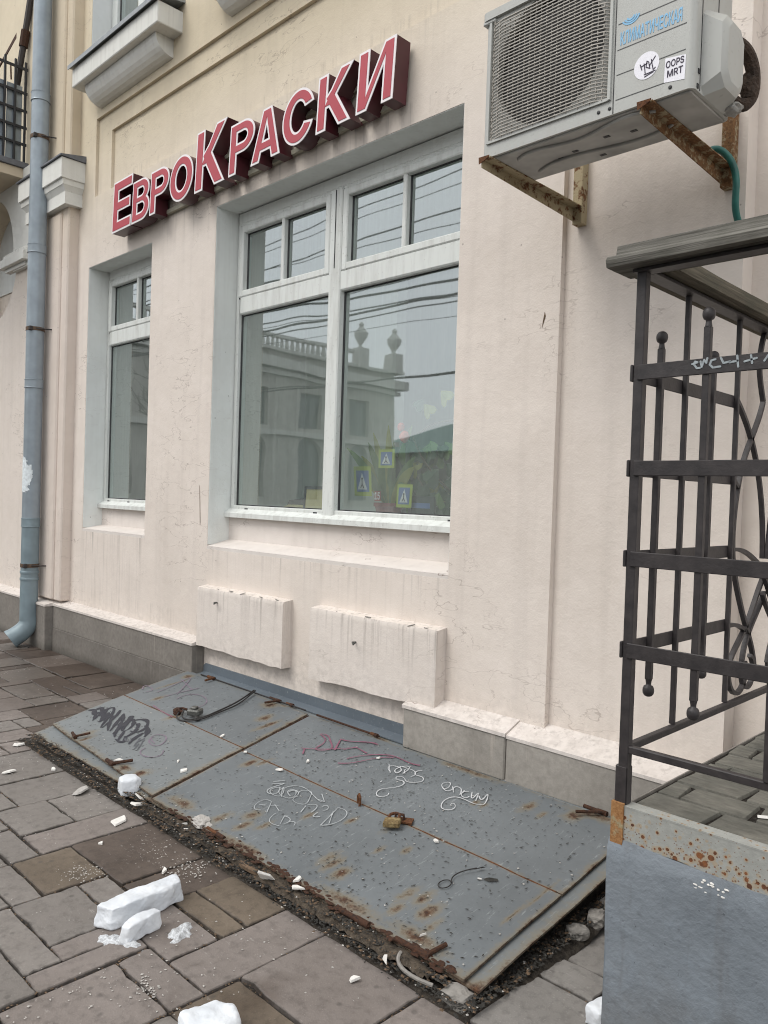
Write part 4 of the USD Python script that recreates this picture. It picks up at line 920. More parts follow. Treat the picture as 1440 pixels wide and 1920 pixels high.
def steel_sheet(q, dz, thick, edges, n=110, m=50, dents=True):
    """A sheet of steel lying on the slope; q = four corners (x, y), front left first, anticlockwise."""
    q = np.array(q, float); u, v = np.meshgrid(np.linspace(0, 1, n), np.linspace(0, 1, m), indexing='ij')
    X = (1 - v) * ((1 - u) * q[0, 0] + u * q[1, 0]) + v * ((1 - u) * q[3, 0] + u * q[2, 0])
    Y = (1 - v) * ((1 - u) * q[0, 1] + u * q[1, 1]) + v * ((1 - u) * q[3, 1] + u * q[2, 1])
    Z = hatch_z(X, Y) + dz + (dent(X, Y) if dents else 0)
    N = n * m; idx = np.arange(N).reshape(n, m); F = []
    a, b, c, d = idx[:-1, :-1].ravel(), idx[1:, :-1].ravel(), idx[1:, 1:].ravel(), idx[:-1, 1:].ravel()
    F = np.vstack([np.c_[a, b, c], np.c_[a, c, d]])
    V = np.c_[X.ravel(), Y.ravel(), Z.ravel()]; R = rust_at(X, Y, edges).ravel()
    loop = np.r_[idx[:, 0], idx[-1, 1:], idx[-2::-1, -1], idx[0, -2:0:-1]]
    k = len(loop); S = V[loop]; B = S.copy(); B[:, 2] = np.maximum(B[:, 2] - thick, -0.03)
    G = []
    for i in range(k):
        j = (i + 1) % k; G += [[N + i, N + k + i, N + k + j], [N + i, N + k + j, N + j]]
    return (np.vstack([V, S, B]), np.vstack([F, np.array(G)])), np.r_[R, np.full(2 * k, 0.6)]
def sheet_part(parent, name, q, dz, thick, edges, mat, **k):
    me, R = steel_sheet(q, dz, thick, edges, **k); return part(parent, name, me, mat, smooth=True, attrs={'rust': R})
FR = [(-4.455, -1.194), (-1.325, -1.185), (-1.325, -0.055), (-4.72, -0.004)]
sheet_part(hatch, 'frame_plate', FR, 0.0, 0.007, [(FR[1], FR[2], .03, .55), (FR[0], FR[3], .03, .35), (FR[0], (-3.2, -1.19), .035, .5), ((-3.2, -1.19), FR[1], .05, .62)], 'hatch_steel_pale')
part(hatch, 'curb', hull([(x, y, z) for x, y in ((-4.43, -1.165), (-1.365, -1.160), (-1.365, -0.06), (-4.68, -0.03)) for z in (-.05, float(hatch_z(x, y)) - .014)]), 'joint_soil')
LL = [(-4.462, -1.090), (-3.172, -1.178), (-3.270, -0.622), (-4.575, -0.603)]
LU = [(-4.575, -0.597), (-3.270, -0.616), (-3.362, -0.122), (-4.672, -0.085)]
RL = [(-3.150, -1.190), (-1.375, -1.190), (-1.378, -0.676), (-3.250, -0.640)]
RU = [(-3.251, -0.634), (-1.378, -0.670), (-1.380, -0.135), (-3.338, -0.122)]
e_seam = ((-3.17, -1.18), (-3.36, -.12), .035, .60); e_wl = ((-4.575, -.60), (-3.27, -.619), .012, .48); e_wr = ((-3.25, -.637), (-1.378, -.673), .011, .50)
sheet_part(hatch, 'lid', LL, 0.0175, 0.008, [e_seam, e_wl, (LL[0], LL[1], .035, .5), (LL[0], LL[3], .02, .32)], 'hatch_steel_pale')
sheet_part(hatch, 'lid', LU, 0.0165, 0.008, [e_seam, e_wl, (LU[3], LU[2], .02, .35), (LU[0], LU[3], .025, .38)], 'hatch_steel')
sheet_part(hatch, 'lid', RL, 0.0145, 0.008, [((-3.15, -1.19), (-3.25, -.64), .02, .4), e_wr, (RL[0], RL[1], .03, .55), (RL[1], RL[2], .018, .55)], 'hatch_steel', n=150)
sheet_part(hatch, 'lid', RU, 0.0140, 0.008, [e_wr, (RU[1], RU[2], .018, .55), (RU[3], RU[2], .018, .36)], 'hatch_steel', n=150)
def weld(a, b, dz, r, name='weld_bead', mat='rust'):
    t = np.linspace(0, 1, 60); x = a[0] + (b[0] - a[0]) * t; y = a[1] + (b[1] - a[1]) * t
    return part(hatch, name, tube(np.c_[x, y, hatch_z(x, y) + dz + dent(x, y)], r * (0.8 + 0.4 * rng.random(60)), 6), mat)
weld((-4.57, -.600), (-3.272, -.619), 0.0165, 0.0035); weld((-3.248, -.637), (-1.40, -.673), 0.0135, 0.0035)
weld((-3.160, -1.185), (-3.352, -.122), 0.008, 0.005, 'seam_edge', 'rust_dark')
# flashing against the wall
fl = [(-4.60, .19), (-4.60, .245), (-4.575, .262), (-2.653, .262), (-2.653, .19)]
flv = ext_xz(sg.Polygon([(x, z) for x, z in fl]), -0.012, -0.004)
part(hatch, 'flashing', flv, 'flashing_steel', attrs={'rust': np.full(len(flv[0]), 0.05)})
fl2 = steel_sheet([(-4.56, -0.062), (-2.655, -0.085), (-2.655, -0.011), (-4.595, -0.011)], 0.009, 0.006, [], n=60, m=6, dents=False)
part(hatch, 'flashing_foot', fl2[0], 'flashing_steel', attrs={'rust': fl2[1] * 0.1})
part(hatch, 'hinge_rod', tube([(-4.50, -0.092, hatch_z(0, -.092) + .022), (-3.4, -0.108, hatch_z(0, -.108) + .024)], .005, 6), 'cable_black')
part(hatch, 'hinge_rod', tube([(-3.30, -0.108, hatch_z(0, -.108) + .02), (-2.80, -0.118, hatch_z(0, -.118) + .022)], .006, 6), 'rust_dark')
# hinges
def hinge(x0, y0, x1, y1, r, tail=None, mat='rust', lift=0.024):
    z0, z1 = float(hatch_z(x0, y0)) + lift, float(hatch_z(x1, y1)) + lift
    h = part(hatch, 'hinge', tube([(x0, y0, z0), (x1, y1, z1)], r, 12), mat)
    part(h, 'knuckle', tube([(x0 + (x1 - x0) * .62, y0 + (y1 - y0) * .62, z0 + (z1 - z0) * .62), (x1 + (x1 - x0) * .06, y1 + (y1 - y0) * .06, z1)], r * 1.28, 12), 'rust_dark')
    if tail: part(h, 'tail', tube([(tail[0], tail[1], float(hatch_z(*tail[:2])) + lift + .012), (x1, y1, z1 + .006)], r * 0.8, 8), mat)
hinge(-4.21, -1.085, -4.13, -1.105, .008, (-4.09, -1.04), 'rust_dark'); hinge(-3.70, -1.135, -3.62, -1.14, .010, (-3.56, -1.07), 'rust_dark')
hinge(-1.90, -1.196, -1.77, -1.194, .009, None, 'rust_dark', lift=.012); hinge(-1.65, -1.186, -1.52, -1.182, .009, (-1.50, -1.12), 'rust_dark', lift=.014); hinge(-2.72, -1.180, -2.60, -1.185, .007, lift=.016)
hinge(-3.74, -0.098, -3.64, -0.103, .008, (-3.67, -.19), 'rust_dark'); hinge(-3.58, -.10, -3.52, -.102, .008); hinge(-2.86, -.118, -2.81, -.122, .008); hinge(-1.62, -.125, -1.52, -.13, .008, (-1.61, -.205), 'rust_dark'); hinge(-4.42, -.092, -4.34, -.095, .009, (-4.33, -.17))
part(hatch, 'hasp_loop', tube([(-2.385, -.655, float(hatch_z(0, -.655)) + .012), (-2.385, -.655, float(hatch_z(0, -.655)) + .045), (-2.375, -.66, float(hatch_z(0, -.66)) + .055), (-2.36, -.668, float(hatch_z(0, -.66)) + .045), (-2.36, -.67, float(hatch_z(0, -.67)) + .012)], .006, 8), 'rust')
# painted and scratched tags
STROKES = {'nins':[[(-2.532,-0.319),(-2.465,-0.379)],[(-2.48,-0.368),(-2.508,-0.32),(-2.493,-0.314),(-2.439,-0.365)],[(-2.439,-0.365),(-2.469,-0.307),(-2.46,-0.289),(-2.413,-0.351)],[(-2.479,-0.303),(-2.438,-0.296)],[(-2.405,-0.345),(-2.426,-0.299),(-2.408,-0.297),(-2.363,-0.352)],[(-2.36,-0.278),(-2.377,-0.301),(-2.357,-0.326),(-2.32,-0.325),(-2.292,-0.353),(-2.311,-0.383),(-2.344,-0.398),(-2.39,-0.378),(-2.411,-0.388),(-2.396,-0.41),(-2.37,-0.406),(-2.342,-0.417),(-2.341,-0.458),(-2.367,-0.494),(-2.386,-0.523),(-2.375,-0.556),(-2.348,-0.571),(-2.327,-0.555),(-2.333,-0.524)],[(-2.439,-0.459),(-2.435,-0.472)]],'ench':[[(-2.168,-0.353),(-2.165,-0.315),(-2.191,-0.293),(-2.203,-0.312),(-2.176,-0.349),(-2.144,-0.36),(-2.135,-0.333)],[(-2.151,-0.314),(-2.111,-0.355)],[(-2.124,-0.34),(-2.131,-0.304),(-2.113,-0.306),(-2.078,-0.354),(-2.086,-0.311)],[(-2.066,-0.306),(-2.08,-0.322),(-2.072,-0.35),(-2.047,-0.36),(-2.038,-0.339)],[(-2.053,-0.301),(-2.017,-0.338),(-2.025,-0.304),(-1.991,-0.356)],[(-2.008,-0.311),(-1.978,-0.327),(-1.988,-0.281),(-1.953,-0.336),(-1.948,-0.361)],[(-1.948,-0.361),(-1.98,-0.376),(-2.049,-0.372),(-2.086,-0.385),(-2.098,-0.424),(-2.084,-0.465),(-2.054,-0.489),(-2.028,-0.478),(-2.029,-0.442),(-2.052,-0.427),(-2.05,-0.449)]],'zab':[[(-2.837,-0.759),(-2.801,-0.721)],[(-2.822,-0.78),(-2.781,-0.744),(-2.788,-0.83),(-2.756,-0.842),(-2.769,-0.773)],[(-2.769,-0.773),(-2.732,-0.839),(-2.701,-0.83),(-2.741,-0.773),(-2.686,-0.83)],[(-2.738,-0.76),(-2.677,-0.822),(-2.644,-0.807),(-2.689,-0.754),(-2.699,-0.778)],[(-2.653,-0.814),(-2.641,-0.785),(-2.672,-0.752),(-2.7,-0.757),(-2.661,-0.8)],[(-2.635,-0.78),(-2.593,-0.823),(-2.555,-0.808),(-2.583,-0.755),(-2.626,-0.717),(-2.658,-0.731),(-2.645,-0.767)],[(-2.745,-0.754),(-2.711,-0.718),(-2.634,-0.718),(-2.506,-0.751)],[(-2.501,-0.743),(-2.566,-0.702)],[(-2.501,-0.743),(-2.542,-0.745)],[(-2.538,-0.815),(-2.511,-0.865)],[(-2.541,-0.803),(-2.509,-0.783),(-2.475,-0.838)],[(-2.476,-0.777),(-2.465,-0.759),(-2.443,-0.775),(-2.451,-0.796)],[(-2.453,-0.821),(-2.438,-0.855),(-2.417,-0.839)],[(-2.417,-0.741),(-2.385,-0.823),(-2.362,-0.886)],[(-2.417,-0.741),(-2.339,-0.765),(-2.335,-0.851),(-2.365,-0.884)],[(-2.41,-0.773),(-2.345,-0.854)]],'efi':[[(-2.685,-0.884),(-2.728,-0.901),(-2.692,-0.967),(-2.662,-0.959)],[(-2.706,-0.934),(-2.681,-0.92)],[(-2.664,-0.907),(-2.627,-0.888)],[(-2.685,-0.884),(-2.625,-0.954)],[(-2.655,-0.89),(-2.592,-0.914)],[(-2.589,-0.935),(-2.556,-0.992),(-2.492,-0.991)],[(-2.541,-0.926),(-2.501,-0.98)],[(-2.541,-0.926),(-2.489,-0.94),(-2.489,-0.971)],[(-2.486,-0.946),(-2.464,-0.934),(-2.447,-0.952)]],'pink':[[(-3.073,-0.279),(-3.019,-0.295),(-2.968,-0.354),(-2.946,-0.416),(-2.892,-0.376),(-2.954,-0.31),(-3.036,-0.266),(-3.074,-0.272)],[(-2.941,-0.252),(-2.879,-0.341),(-2.864,-0.362)],[(-3.017,-0.449),(-2.95,-0.413),(-2.864,-0.343),(-2.799,-0.282)],[(-2.996,-0.446),(-2.957,-0.489)],[(-2.941,-0.252),(-2.877,-0.24),(-2.818,-0.204),(-2.74,-0.186)],[(-2.807,-0.275),(-2.709,-0.293)],[(-2.83,-0.337),(-2.807,-0.275)],[(-2.74,-0.396),(-2.686,-0.301),(-2.595,-0.24),(-2.503,-0.244),(-2.409,-0.239)],[(-2.738,-0.455),(-2.656,-0.358),(-2.598,-0.267),(-2.567,-0.25)]],'black':[[(-4.494,-0.865),(-4.482,-0.849),(-4.423,-0.861),(-4.37,-0.873)],[(-4.434,-0.859),(-4.359,-0.884),(-4.313,-0.924)],[(-4.463,-0.829),(-4.464,-0.803),(-4.433,-0.808),(-4.359,-0.865)],[(-4.409,-0.851),(-4.391,-0.828)],[(-4.262,-0.911),(-4.333,-0.847),(-4.418,-0.767),(-4.413,-0.747)],[(-4.356,-0.804),(-4.252,-0.885)],[(-4.413,-0.747),(-4.31,-0.811),(-4.221,-0.9),(-4.167,-0.944)],[(-4.334,-0.744),(-4.259,-0.813),(-4.19,-0.897),(-4.16,-0.939)],[(-4.286,-0.813),(-4.206,-0.871),(-4.088,-0.941)],[(-4.263,-0.757),(-4.17,-0.845),(-4.07,-0.937)],[(-4.255,-0.762),(-4.175,-0.811),(-4.012,-0.948)],[(-4.183,-0.76),(-4.094,-0.846),(-4.01,-0.937),(-3.963,-0.963)],[(-4.189,-0.763),(-4.091,-0.826),(-4.001,-0.887),(-4.001,-0.869)],[(-4.15,-0.774),(-4.089,-0.787),(-4.001,-0.869)],[(-4.104,-0.779),(-3.972,-0.767),(-3.924,-0.849),(-3.975,-0.868)],[(-4.039,-0.788),(-3.934,-0.874),(-3.913,-0.927)],[(-4.001,-0.887),(-3.896,-0.982)],[(-3.926,-0.92),(-3.86,-0.971),(-3.933,-0.975)],[(-3.974,-0.778),(-3.867,-0.825),(-3.827,-0.864)],[(-3.886,-0.839),(-3.856,-0.902),(-3.805,-0.964)]],'blackthin':[[(-3.903,-0.92),(-3.872,-0.947),(-3.84,-0.949),(-3.875,-0.916)],[(-3.833,-0.885),(-3.756,-0.961)],[(-3.8,-0.878),(-3.692,-0.977)],[(-3.79,-0.937),(-3.809,-0.868)],[(-3.719,-0.98),(-3.772,-0.923)]],'lilac':[[(-3.781,-0.828),(-3.718,-0.889),(-3.661,-0.882),(-3.73,-0.791),(-3.789,-0.798),(-3.698,-0.874)],[(-3.684,-0.932),(-3.625,-0.988),(-3.543,-0.96),(-3.58,-0.89)],[(-4.569,-0.476),(-4.612,-0.43),(-4.486,-0.468),(-4.499,-0.491)],[(-4.43,-0.453),(-4.446,-0.367),(-4.506,-0.203),(-4.283,-0.4)],[(-4.318,-0.471),(-4.296,-0.361),(-4.274,-0.249)],[(-4.232,-0.592),(-4.074,-0.61)],[(-4.211,-0.442),(-4.211,-0.35),(-4.105,-0.323),(-3.983,-0.46)],[(-4.532,-0.221),(-4.273,-0.297)]],'darkpink':[[(-4.234,-0.585),(-4.046,-0.611),(-3.965,-0.615)]]}
def tags(name, key, w, mat, taper, label, lift=0.0012):
    part(hatch, name, cat(*[ribbon(s, w * (0.85 + 0.3 * rng.random()), lambda x, y: lid_z(x, y) + 0.0042 + lift, taper) for s in STROKES[key]]), mat, label=label)
tags('tag', 'black', .024, 'spray_black', True, 'black spray-painted tag on the left lid'); tags('tag', 'blackthin', .010, 'spray_faded', True, 'faded end of the black tag')
tags('tag', 'nins', .0042, 'marker_white', False, 'white scrawl with a long tail'); tags('tag', 'ench', .0042, 'marker_white', False, 'white scrawl with a curled underline')
tags('tag', 'zab', .0034, 'marker_thin', False, 'thin scratched lettering on the right lid'); tags('tag', 'efi', .0032, 'marker_thin', False, 'small scratched letters below the long scrawl')
tags('tag', 'pink', .008, 'marker_pink', False, 'dull red scrawl near the wall'); tags('tag', 'lilac', .007, 'marker_lilac', False, 'washed-out lilac scrawl'); tags('tag', 'darkpink', .006, 'marker_pink', False, 'short red line beside the padlock')

# padlocks and cable
hz = lambda x, y: float(lid_z(x, y)) + 0.003
def on_slope(v, x, y, dz=0.0, rz=0.0):
    v = np.array(v, float); c, s = math.cos(rz), math.sin(rz); v = np.c_[v[:, 0] * c - v[:, 1] * s, v[:, 0] * s + v[:, 1] * c, v[:, 2]]
    return np.c_[v[:, 0] + x, v[:, 1] + y, v[:, 2] + HK * v[:, 1] + hz(x, y) + dz]
pk = thing('padlock', 'rusty brass padlock lying on the seam of the right-hand lid', 'padlock', (-2.137, -.70, hz(-2.137, -.7)))
def mv(mesh, x, y, dz, rz): v, f = vf(mesh); v = v * 0.78; return on_slope(v, x, y, dz, rz), f
part(pk, 'body', mv(box(-.043, .043, -.036, .022, 0, .030, .006), -2.125, -.715, .010, 0.55), 'bolt_brass')
arc = [(-.026, .012, .016), (-.026, .05, .016)] + [(.026 * -math.cos(a), .05 + .026 * math.sin(a), .016) for a in np.linspace(.3, 2.84, 8)] + [(.026, .05, .016), (.026, .012, .016)]
part(pk, 'shackle', mv(tube(arc, .0075, 10), -2.125, -.715, .014, 0.55), 'rust', smooth=True)
part(pk, 'staple', mv(tube([(-.022, .03, 0), (-.022, .035, .03), (.022, .04, .03), (.026, .04, 0)], .007, 8), -2.13, -.69, .004, 0.2), 'rust_dark')
part(pk, 'plate', mv(hull([(-.055, -.02, .0), (.06, -.01, 0), (.05, .04, 0), (-.05, .03, 0), (-.055, -.02, .007), (.06, -.01, .009), (.05, .04, .008), (-.05, .03, .006)]), -2.12, -.665, .002, 0.3), 'rust')
pk2 = thing('padlock', 'grey padlock in a hasp on the left-hand lid, tied with black cable', 'padlock', (-3.94, -.54, hz(-3.94, -.54)))
part(pk2, 'body', mv(box(-.055, .055, -.035, .035, 0, .045, .010), -3.86, -.535, .012, 0.35), 'lock_grey')
part(pk2, 'shackle', mv(tube([(x - .04, y, z) for x, y, z in [(0, -.02, .02), (-.04, -.022, .025), (-.06, 0, .03), (-.04, .022, .025), (0, .02, .02)]], .009, 10), -3.90, -.545, .012, 0.35), 'rust_dark', smooth=True)
part(pk2, 'hasp', mv(lump((0, 0, .018), (.034, .03, .026), 6, 2, .5), -3.99, -.57, .0, .3), 'rust_dark')
part(pk2, 'knob', mv(box(-.03, .02, -.02, .02, .045, .06, .006), -3.86, -.535, .012, 0.35), 'lock_grey')
def on_lid(P, dz): return [(x, y, hz(x, y) + dz + q) for x, y, q in P]
cb = thing('cable', 'doubled black cable running from the grey padlock up to the hinge line', 'cable', (-3.8, -.4, hz(-3.8, -.4)))
part(cb, 'strand', tube(spline(on_lid([(-3.92, -.57, .03), (-3.86, -.60, .005), (-3.80, -.56, .006), (-3.80, -.44, .008), (-3.82, -.30, .012), (-3.85, -.2, .016), (-3.885, -.11, .02)], .004), 40), .0048, 8), 'cable_black', smooth=True)
part(cb, 'strand', tube(spline(on_lid([(-3.95, -.58, .02), (-3.88, -.625, .004), (-3.79, -.585, .006), (-3.785, -.44, .006), (-3.795, -.30, .01), (-3.835, -.2, .012), (-3.87, -.11, .02)], .004), 40), .0042, 8), 'cable_black', smooth=True)
part(cb, 'knot', lump((-3.80, -.56, hz(-3.8, -.56) + .012), (.02, .018, .012), 5, 2, .4), 'cable_black')
zt_ = thing('wire_loop', 'thin black wire twisted into a loop on the right-hand lid', 'wire', (-1.72, -.83, hz(-1.72, -.83)))
part(zt_, 'loop', tube(on_lid([(-1.712 + .020 * math.cos(a), -.880 + .026 * math.sin(a), .003) for a in np.linspace(0.8, 7.0, 26)], .001), .0020, 6), 'cable_black')
part(zt_, 'stem', tube(spline(on_lid([(-1.698, -.860, .004), (-1.715, -.825, .006), (-1.70, -.785, .01), (-1.675, -.750, .012)], .001), 14), .0022, 6), 'cable_black')
part(zt_, 'frayed_end', hull(on_lid([(-1.685, -.765, .008), (-1.655, -.725, .010), (-1.662, -.732, .014), (-1.672, -.730, .008)], .001)), 'cable_black')
fth = thing('feather', 'small black feather lying on the right-hand lid past the wire loop', 'feather', (-1.605, -.76, hz(-1.6, -.76)))
part(fth, 'vane', hull(on_lid([(-1.632, -.775, .002), (-1.605, -.772, .002), (-1.582, -.75, .003), (-1.590, -.742, .003), (-1.615, -.758, .006)], 0)), 'debris_dark')
part(fth, 'quill', tube(on_lid([(-1.632, -.778, .003), (-1.643, -.786, .005)], 0), .003, 6), 'chip_white')

# ------------------------------------------------------------------ porch
porch = thing('porch', 'grey-blue painted concrete porch with a rust-speckled steel edge and a paved top', 'porch', (-0.2, -0.6, 0))
PX0, PY0, FZ = -0.925, -1.205, 0.700
def wavy_wall(x0, x1, y, z0, z1, seed, n=70, m=30):
    X, Z = np.meshgrid(np.linspace(x0, x1, n), np.linspace(0, 1, m), indexing='ij')
    zt = z1 + 0.012 * (meshkit.fbm(np.stack([X * 8, 0 * X, 0 * X + seed], -1), 4, seed) - .5)
    ZZ = z0 + (zt - z0) * Z
    Y = y + 0.016 * (meshkit.fbm(np.stack([X * 3, ZZ * 3, 0 * X + seed], -1), 4, seed) - .5) - 0.004 + 0.012 * np.exp(-(1 - Z) / 0.03)
    idx = np.arange(n * m).reshape(n, m); a, b, c, d = idx[:-1, :-1].ravel(), idx[1:, :-1].ravel(), idx[1:, 1:].ravel(), idx[:-1, 1:].ravel()
    return np.c_[X.ravel(), Y.ravel(), ZZ.ravel()], np.vstack([np.c_[a, b, c], np.c_[a, c, d]])
part(porch, 'front_render', wavy_wall(PX0 - .004, 1.2, PY0 - .012, -.05, 0.622, 2), 'porch_paint', smooth=True)
part(porch, 'core', box(PX0, 1.2, PY0, 0.11, -.05, 0.612, .012), 'porch_paint')
part(porch, 'corner_render', hull([(PX0 - .003, PY0 - .014, -.05), (PX0 - .003, PY0 - .012, .60), (PX0 - .008, PY0 + .02, -.05), (PX0 - .008, PY0 + .02, .60), (PX0 + .02, PY0 + .01, -.05), (PX0 + .02, PY0 + .01, .60)]), 'porch_paint')
n_, m_ = 160, 14
U, W = np.meshgrid(np.linspace(-0.895, 1.2, n_), np.linspace(0, 1, m_), indexing='ij')
zb = 0.624 - 0.012 * np.clip((U + .9) / .4, 0, 1) + 0.006 * (meshkit.fbm(np.stack([U * 10, 0 * U, 0 * U], -1), 4, 7) - .5)
ZE = zb + (0.706 - zb) * W; YE = PY0 - 0.008 + 0 * U
idx = np.arange(n_ * m_).reshape(n_, m_); a, b, c, d = idx[:-1, :-1].ravel(), idx[1:, :-1].ravel(), idx[1:, 1:].ravel(), idx[:-1, 1:].ravel()
sp = meshkit.noise(np.stack([U * 75, ZE * 75, 0 * U], -1), 3); low_ = 1 - W
rr = 0.20 + 0.42 * low_ + np.clip((sp - 0.5) * 1.6, 0, 1) * 0.3 + 0.5 * np.exp(-((U + .70) / .035) ** 2 - ((ZE - .648) / .018) ** 2)
part(porch, 'edge_angle', (np.c_[U.ravel(), YE.ravel(), ZE.ravel()], np.vstack([np.c_[a, b, c], np.c_[a, c, d]])), 'porch_edge_steel', smooth=True, attrs={'rust': rr.ravel()})
part(porch, 'edge_angle_top', box(-0.9, 1.2, PY0 - .0085, PY0 + .03, 0.7035, 0.7075), 'porch_edge_steel', attrs={'rust': np.full(8, .3)})
part(porch, 'side_edge', box(PX0 + .018, PX0 + .022, PY0 + .02, 0.1, 0.62, 0.700), 'plinth_stone')
part(porch, 'corner_weld', hull([(-0.925, PY0 - .012, .612), (-0.925, PY0 - .012, .712), (-0.893, PY0 - .0125, .612), (-0.893, PY0 - .0125, .712), (-0.925, PY0 + .03, .612), (-0.925, PY0 + .03, .712), (-.893, PY0 + .02, .612), (-.893, PY0 + .02, .712)]), 'post_rust')
part(porch, 'screed', box(PX0 + .02, 1.2, PY0 + .03, 0.11, 0.61, 0.692), 'joint_soil')
tw, tl = 0.118, 0.172
for i in range(-1, 9):
    for j in range(0, 9):
        x0 = PX0 + .03 + i * tl + (0.06 if j % 2 else 0); y0 = PY0 + .036 + j * tw
        y1, x1 = min(y0 + tw, 0.115), x0 + tl
        x0 = max(x0, PX0 + .024)
        if x1 - x0 < .03 or x0 > 0.35: continue
        q = [R_.uniform(-.007, .007) for _ in range(8)]; zt = 0.7005 + R_.uniform(-.002, .002)
        pp = [(x0 + .004 + q[0], y0 + .004 + q[1]), (x1 - .004 + q[2], y0 + .004 + q[3]), (x1 - .004 + q[4], y1 - .004 + q[5]), (x0 + .004 + q[6], y1 - .004 + q[7])]
        part(porch, 'floor_stone', hull([(x, y, .68) for x, y in pp] + [(x + (.004 if k in (0, 3) else -.004), y + (.004 if k < 2 else -.004), zt) for k, (x, y) in enumerate(pp)]), 'porch_tile')
for k in range(14):
    x, z = -.735 + .085 * R_.random(), .575 + .028 * R_.random() - .0
    part(porch, 'paint_splash', lump((x + .02, PY0 - .0145, z), (.003 + .004 * R_.random() ** 2, .002, .0022), k + 90, 2, .7), 'chip_white')
single('paper_straw', hull([(-.655, -1.02, .7045), (-.60, -0.985, .7045), (-.595, -.993, .7045), (-.65, -1.03, .7045), (-.653, -1.023, .709), (-.60, -.988, .709)]), 'chip_white', 'white sliver of litter on the paved top of the porch', 'litter')

# ------------------------------------------------------------------ porch railing
rail = thing('porch_railing', 'black wrought iron railing with ball-ended bars and a weathered wood handrail', 'railing', (-0.9, -1.2, 0.7))
RX, RY = -0.903, -1.198
part(rail, 'corner_post', box(RX - .012, RX + .012, RY - .012, RY + .012, 0.70, 1.99, .002), 'black_iron')
part(rail, 'post_foot', box(RX - .019, RX + .0125, RY - .0125, RY + .016, 0.706, 0.80, .003), 'black_iron')
FRZ = [1.745, 1.517, 1.30, 1.080]
for z in FRZ:
    part(rail, 'front_bar', box(RX + .0, 1.15, RY - .0175, RY - .0122, z - .018, z + .018, .0015), 'black_iron')
    part(rail, 'side_bar', box(RX - .0175, RX - .0122, RY - .012, -0.570, z - .018, z + .018, .0015), 'black_iron')
    part(rail, 'bar_tab', box(RX - .0185, RX - .0118, RY - .0168, RY + .016, z - .02, z + .02, .002), 'black_iron')
part(rail, 'front_bottom_bar', box(RX, 1.15, RY - .009, RY + .009, .832, .850, .002), 'black_iron')
part(rail, 'side_bottom_bar', box(RX - .009, RX + .009, RY, 0.02, .832, .850, .002), 'black_iron')
part(rail, 'front_top_flat', box(RX - .02, 1.15, RY - .020, RY + .020, 1.984, 1.992, .001), 'black_iron')
part(rail, 'side_top_flat', box(RX - .020, RX + .020, RY + .021, 0.03, 1.984, 1.992, .001), 'black_iron')
def ballbar(x, y, r, z0=.985, z1=1.84):
    b = part(rail, 'ball_ended_bar', box(x - r, x + r, y - r, y + r, z0 + .005, z1 - .03, .0015), 'black_iron')
    for s, z in ((1, z1 - .03), (-1, z0 + .005)):
        part(b, 'finial', lathe([(r * 1.05, 0), (r * .82, s * .010), (r * .82, s * .014), (r * 1.45, s * .017), (r * 1.75, s * .0225), (r * 1.84, s * .029), (r * 1.72, s * .0355), (r * 1.3, s * .0405), (r * .7, s * .0432), (.001, s * .0438)], (x, y, z), 16), 'black_iron', smooth=60)
def fullbar(x, y): part(rail, 'upright', box(x - .0066, x + .0066, y - .0066, y + .0066, .85, 1.986, .0015), 'black_iron')
for k in range(6):
    x = RX + .163 * (k + 1)
    if k % 2 == 0: ballbar(x, RY - .006, .0078, .985, 1.865)
    else: fullbar(x, RY - .006)
for k, y in enumerate((-1.078, -0.932, -0.757, -0.580)):
    if k % 2 == 0: ballbar(RX - .006, y, .0078, .985, 1.853)
    else: fullbar(RX - .006, y)
def flat_yz(P, w=.012, h=.010, name='scroll', x=RX - .012): 
    P = spline([(x, y, z) for y, z in P], 36) if len(P) > 2 else np.array([(x, *p) for p in P], float)
    part(rail, name, sweep_rect(P, w, h, (1.0, 0, 0)), 'black_iron')
YC = -0.30
SC = [[(-.575, 1.757), (-.438, 1.645), (-.36, 1.53), (-.315, 1.40), (-.30, 1.27)], [(-.349, 1.77), (-.438, 1.645), (-.498, 1.565), (-.545, 1.43), (-.548, 1.29), (-.50, 1.18), (-.42, 1.065), (-.36, .985), (-.335, .93)],
      [(-.572, 1.517), (-.53, 1.49)], [(-.545, 1.305), (-.45, 1.295), (-.36, 1.265), (-.305, 1.24)], [(-.24, 1.24), (-.33, 1.16), (-.42, 1.06), (-.50, 1.00), (-.545, .945), (-.53, .89), (-.46, .86), (-.41, .90), (-.415, .95)],
      [(-.27, 1.16), (-.34, 1.09), (-.41, 1.02), (-.44, .93), (-.41, .87), (-.36, .875), (-.345, .93), (-.375, .965)], [(-.572, 1.076), (-.50, 1.073), (-.43, 1.05)], [(-.36, 1.985), (-.385, 1.93), (-.392, 1.88), (-.375, 1.82), (-.349, 1.77)]]
for s in SC:
    flat_yz(s, .014, .011); flat_yz([(2 * YC - y, z) for y, z in s], .014, .011, x=RX + .004)
for y in (-0.02,): fullbar(RX - .006, y)
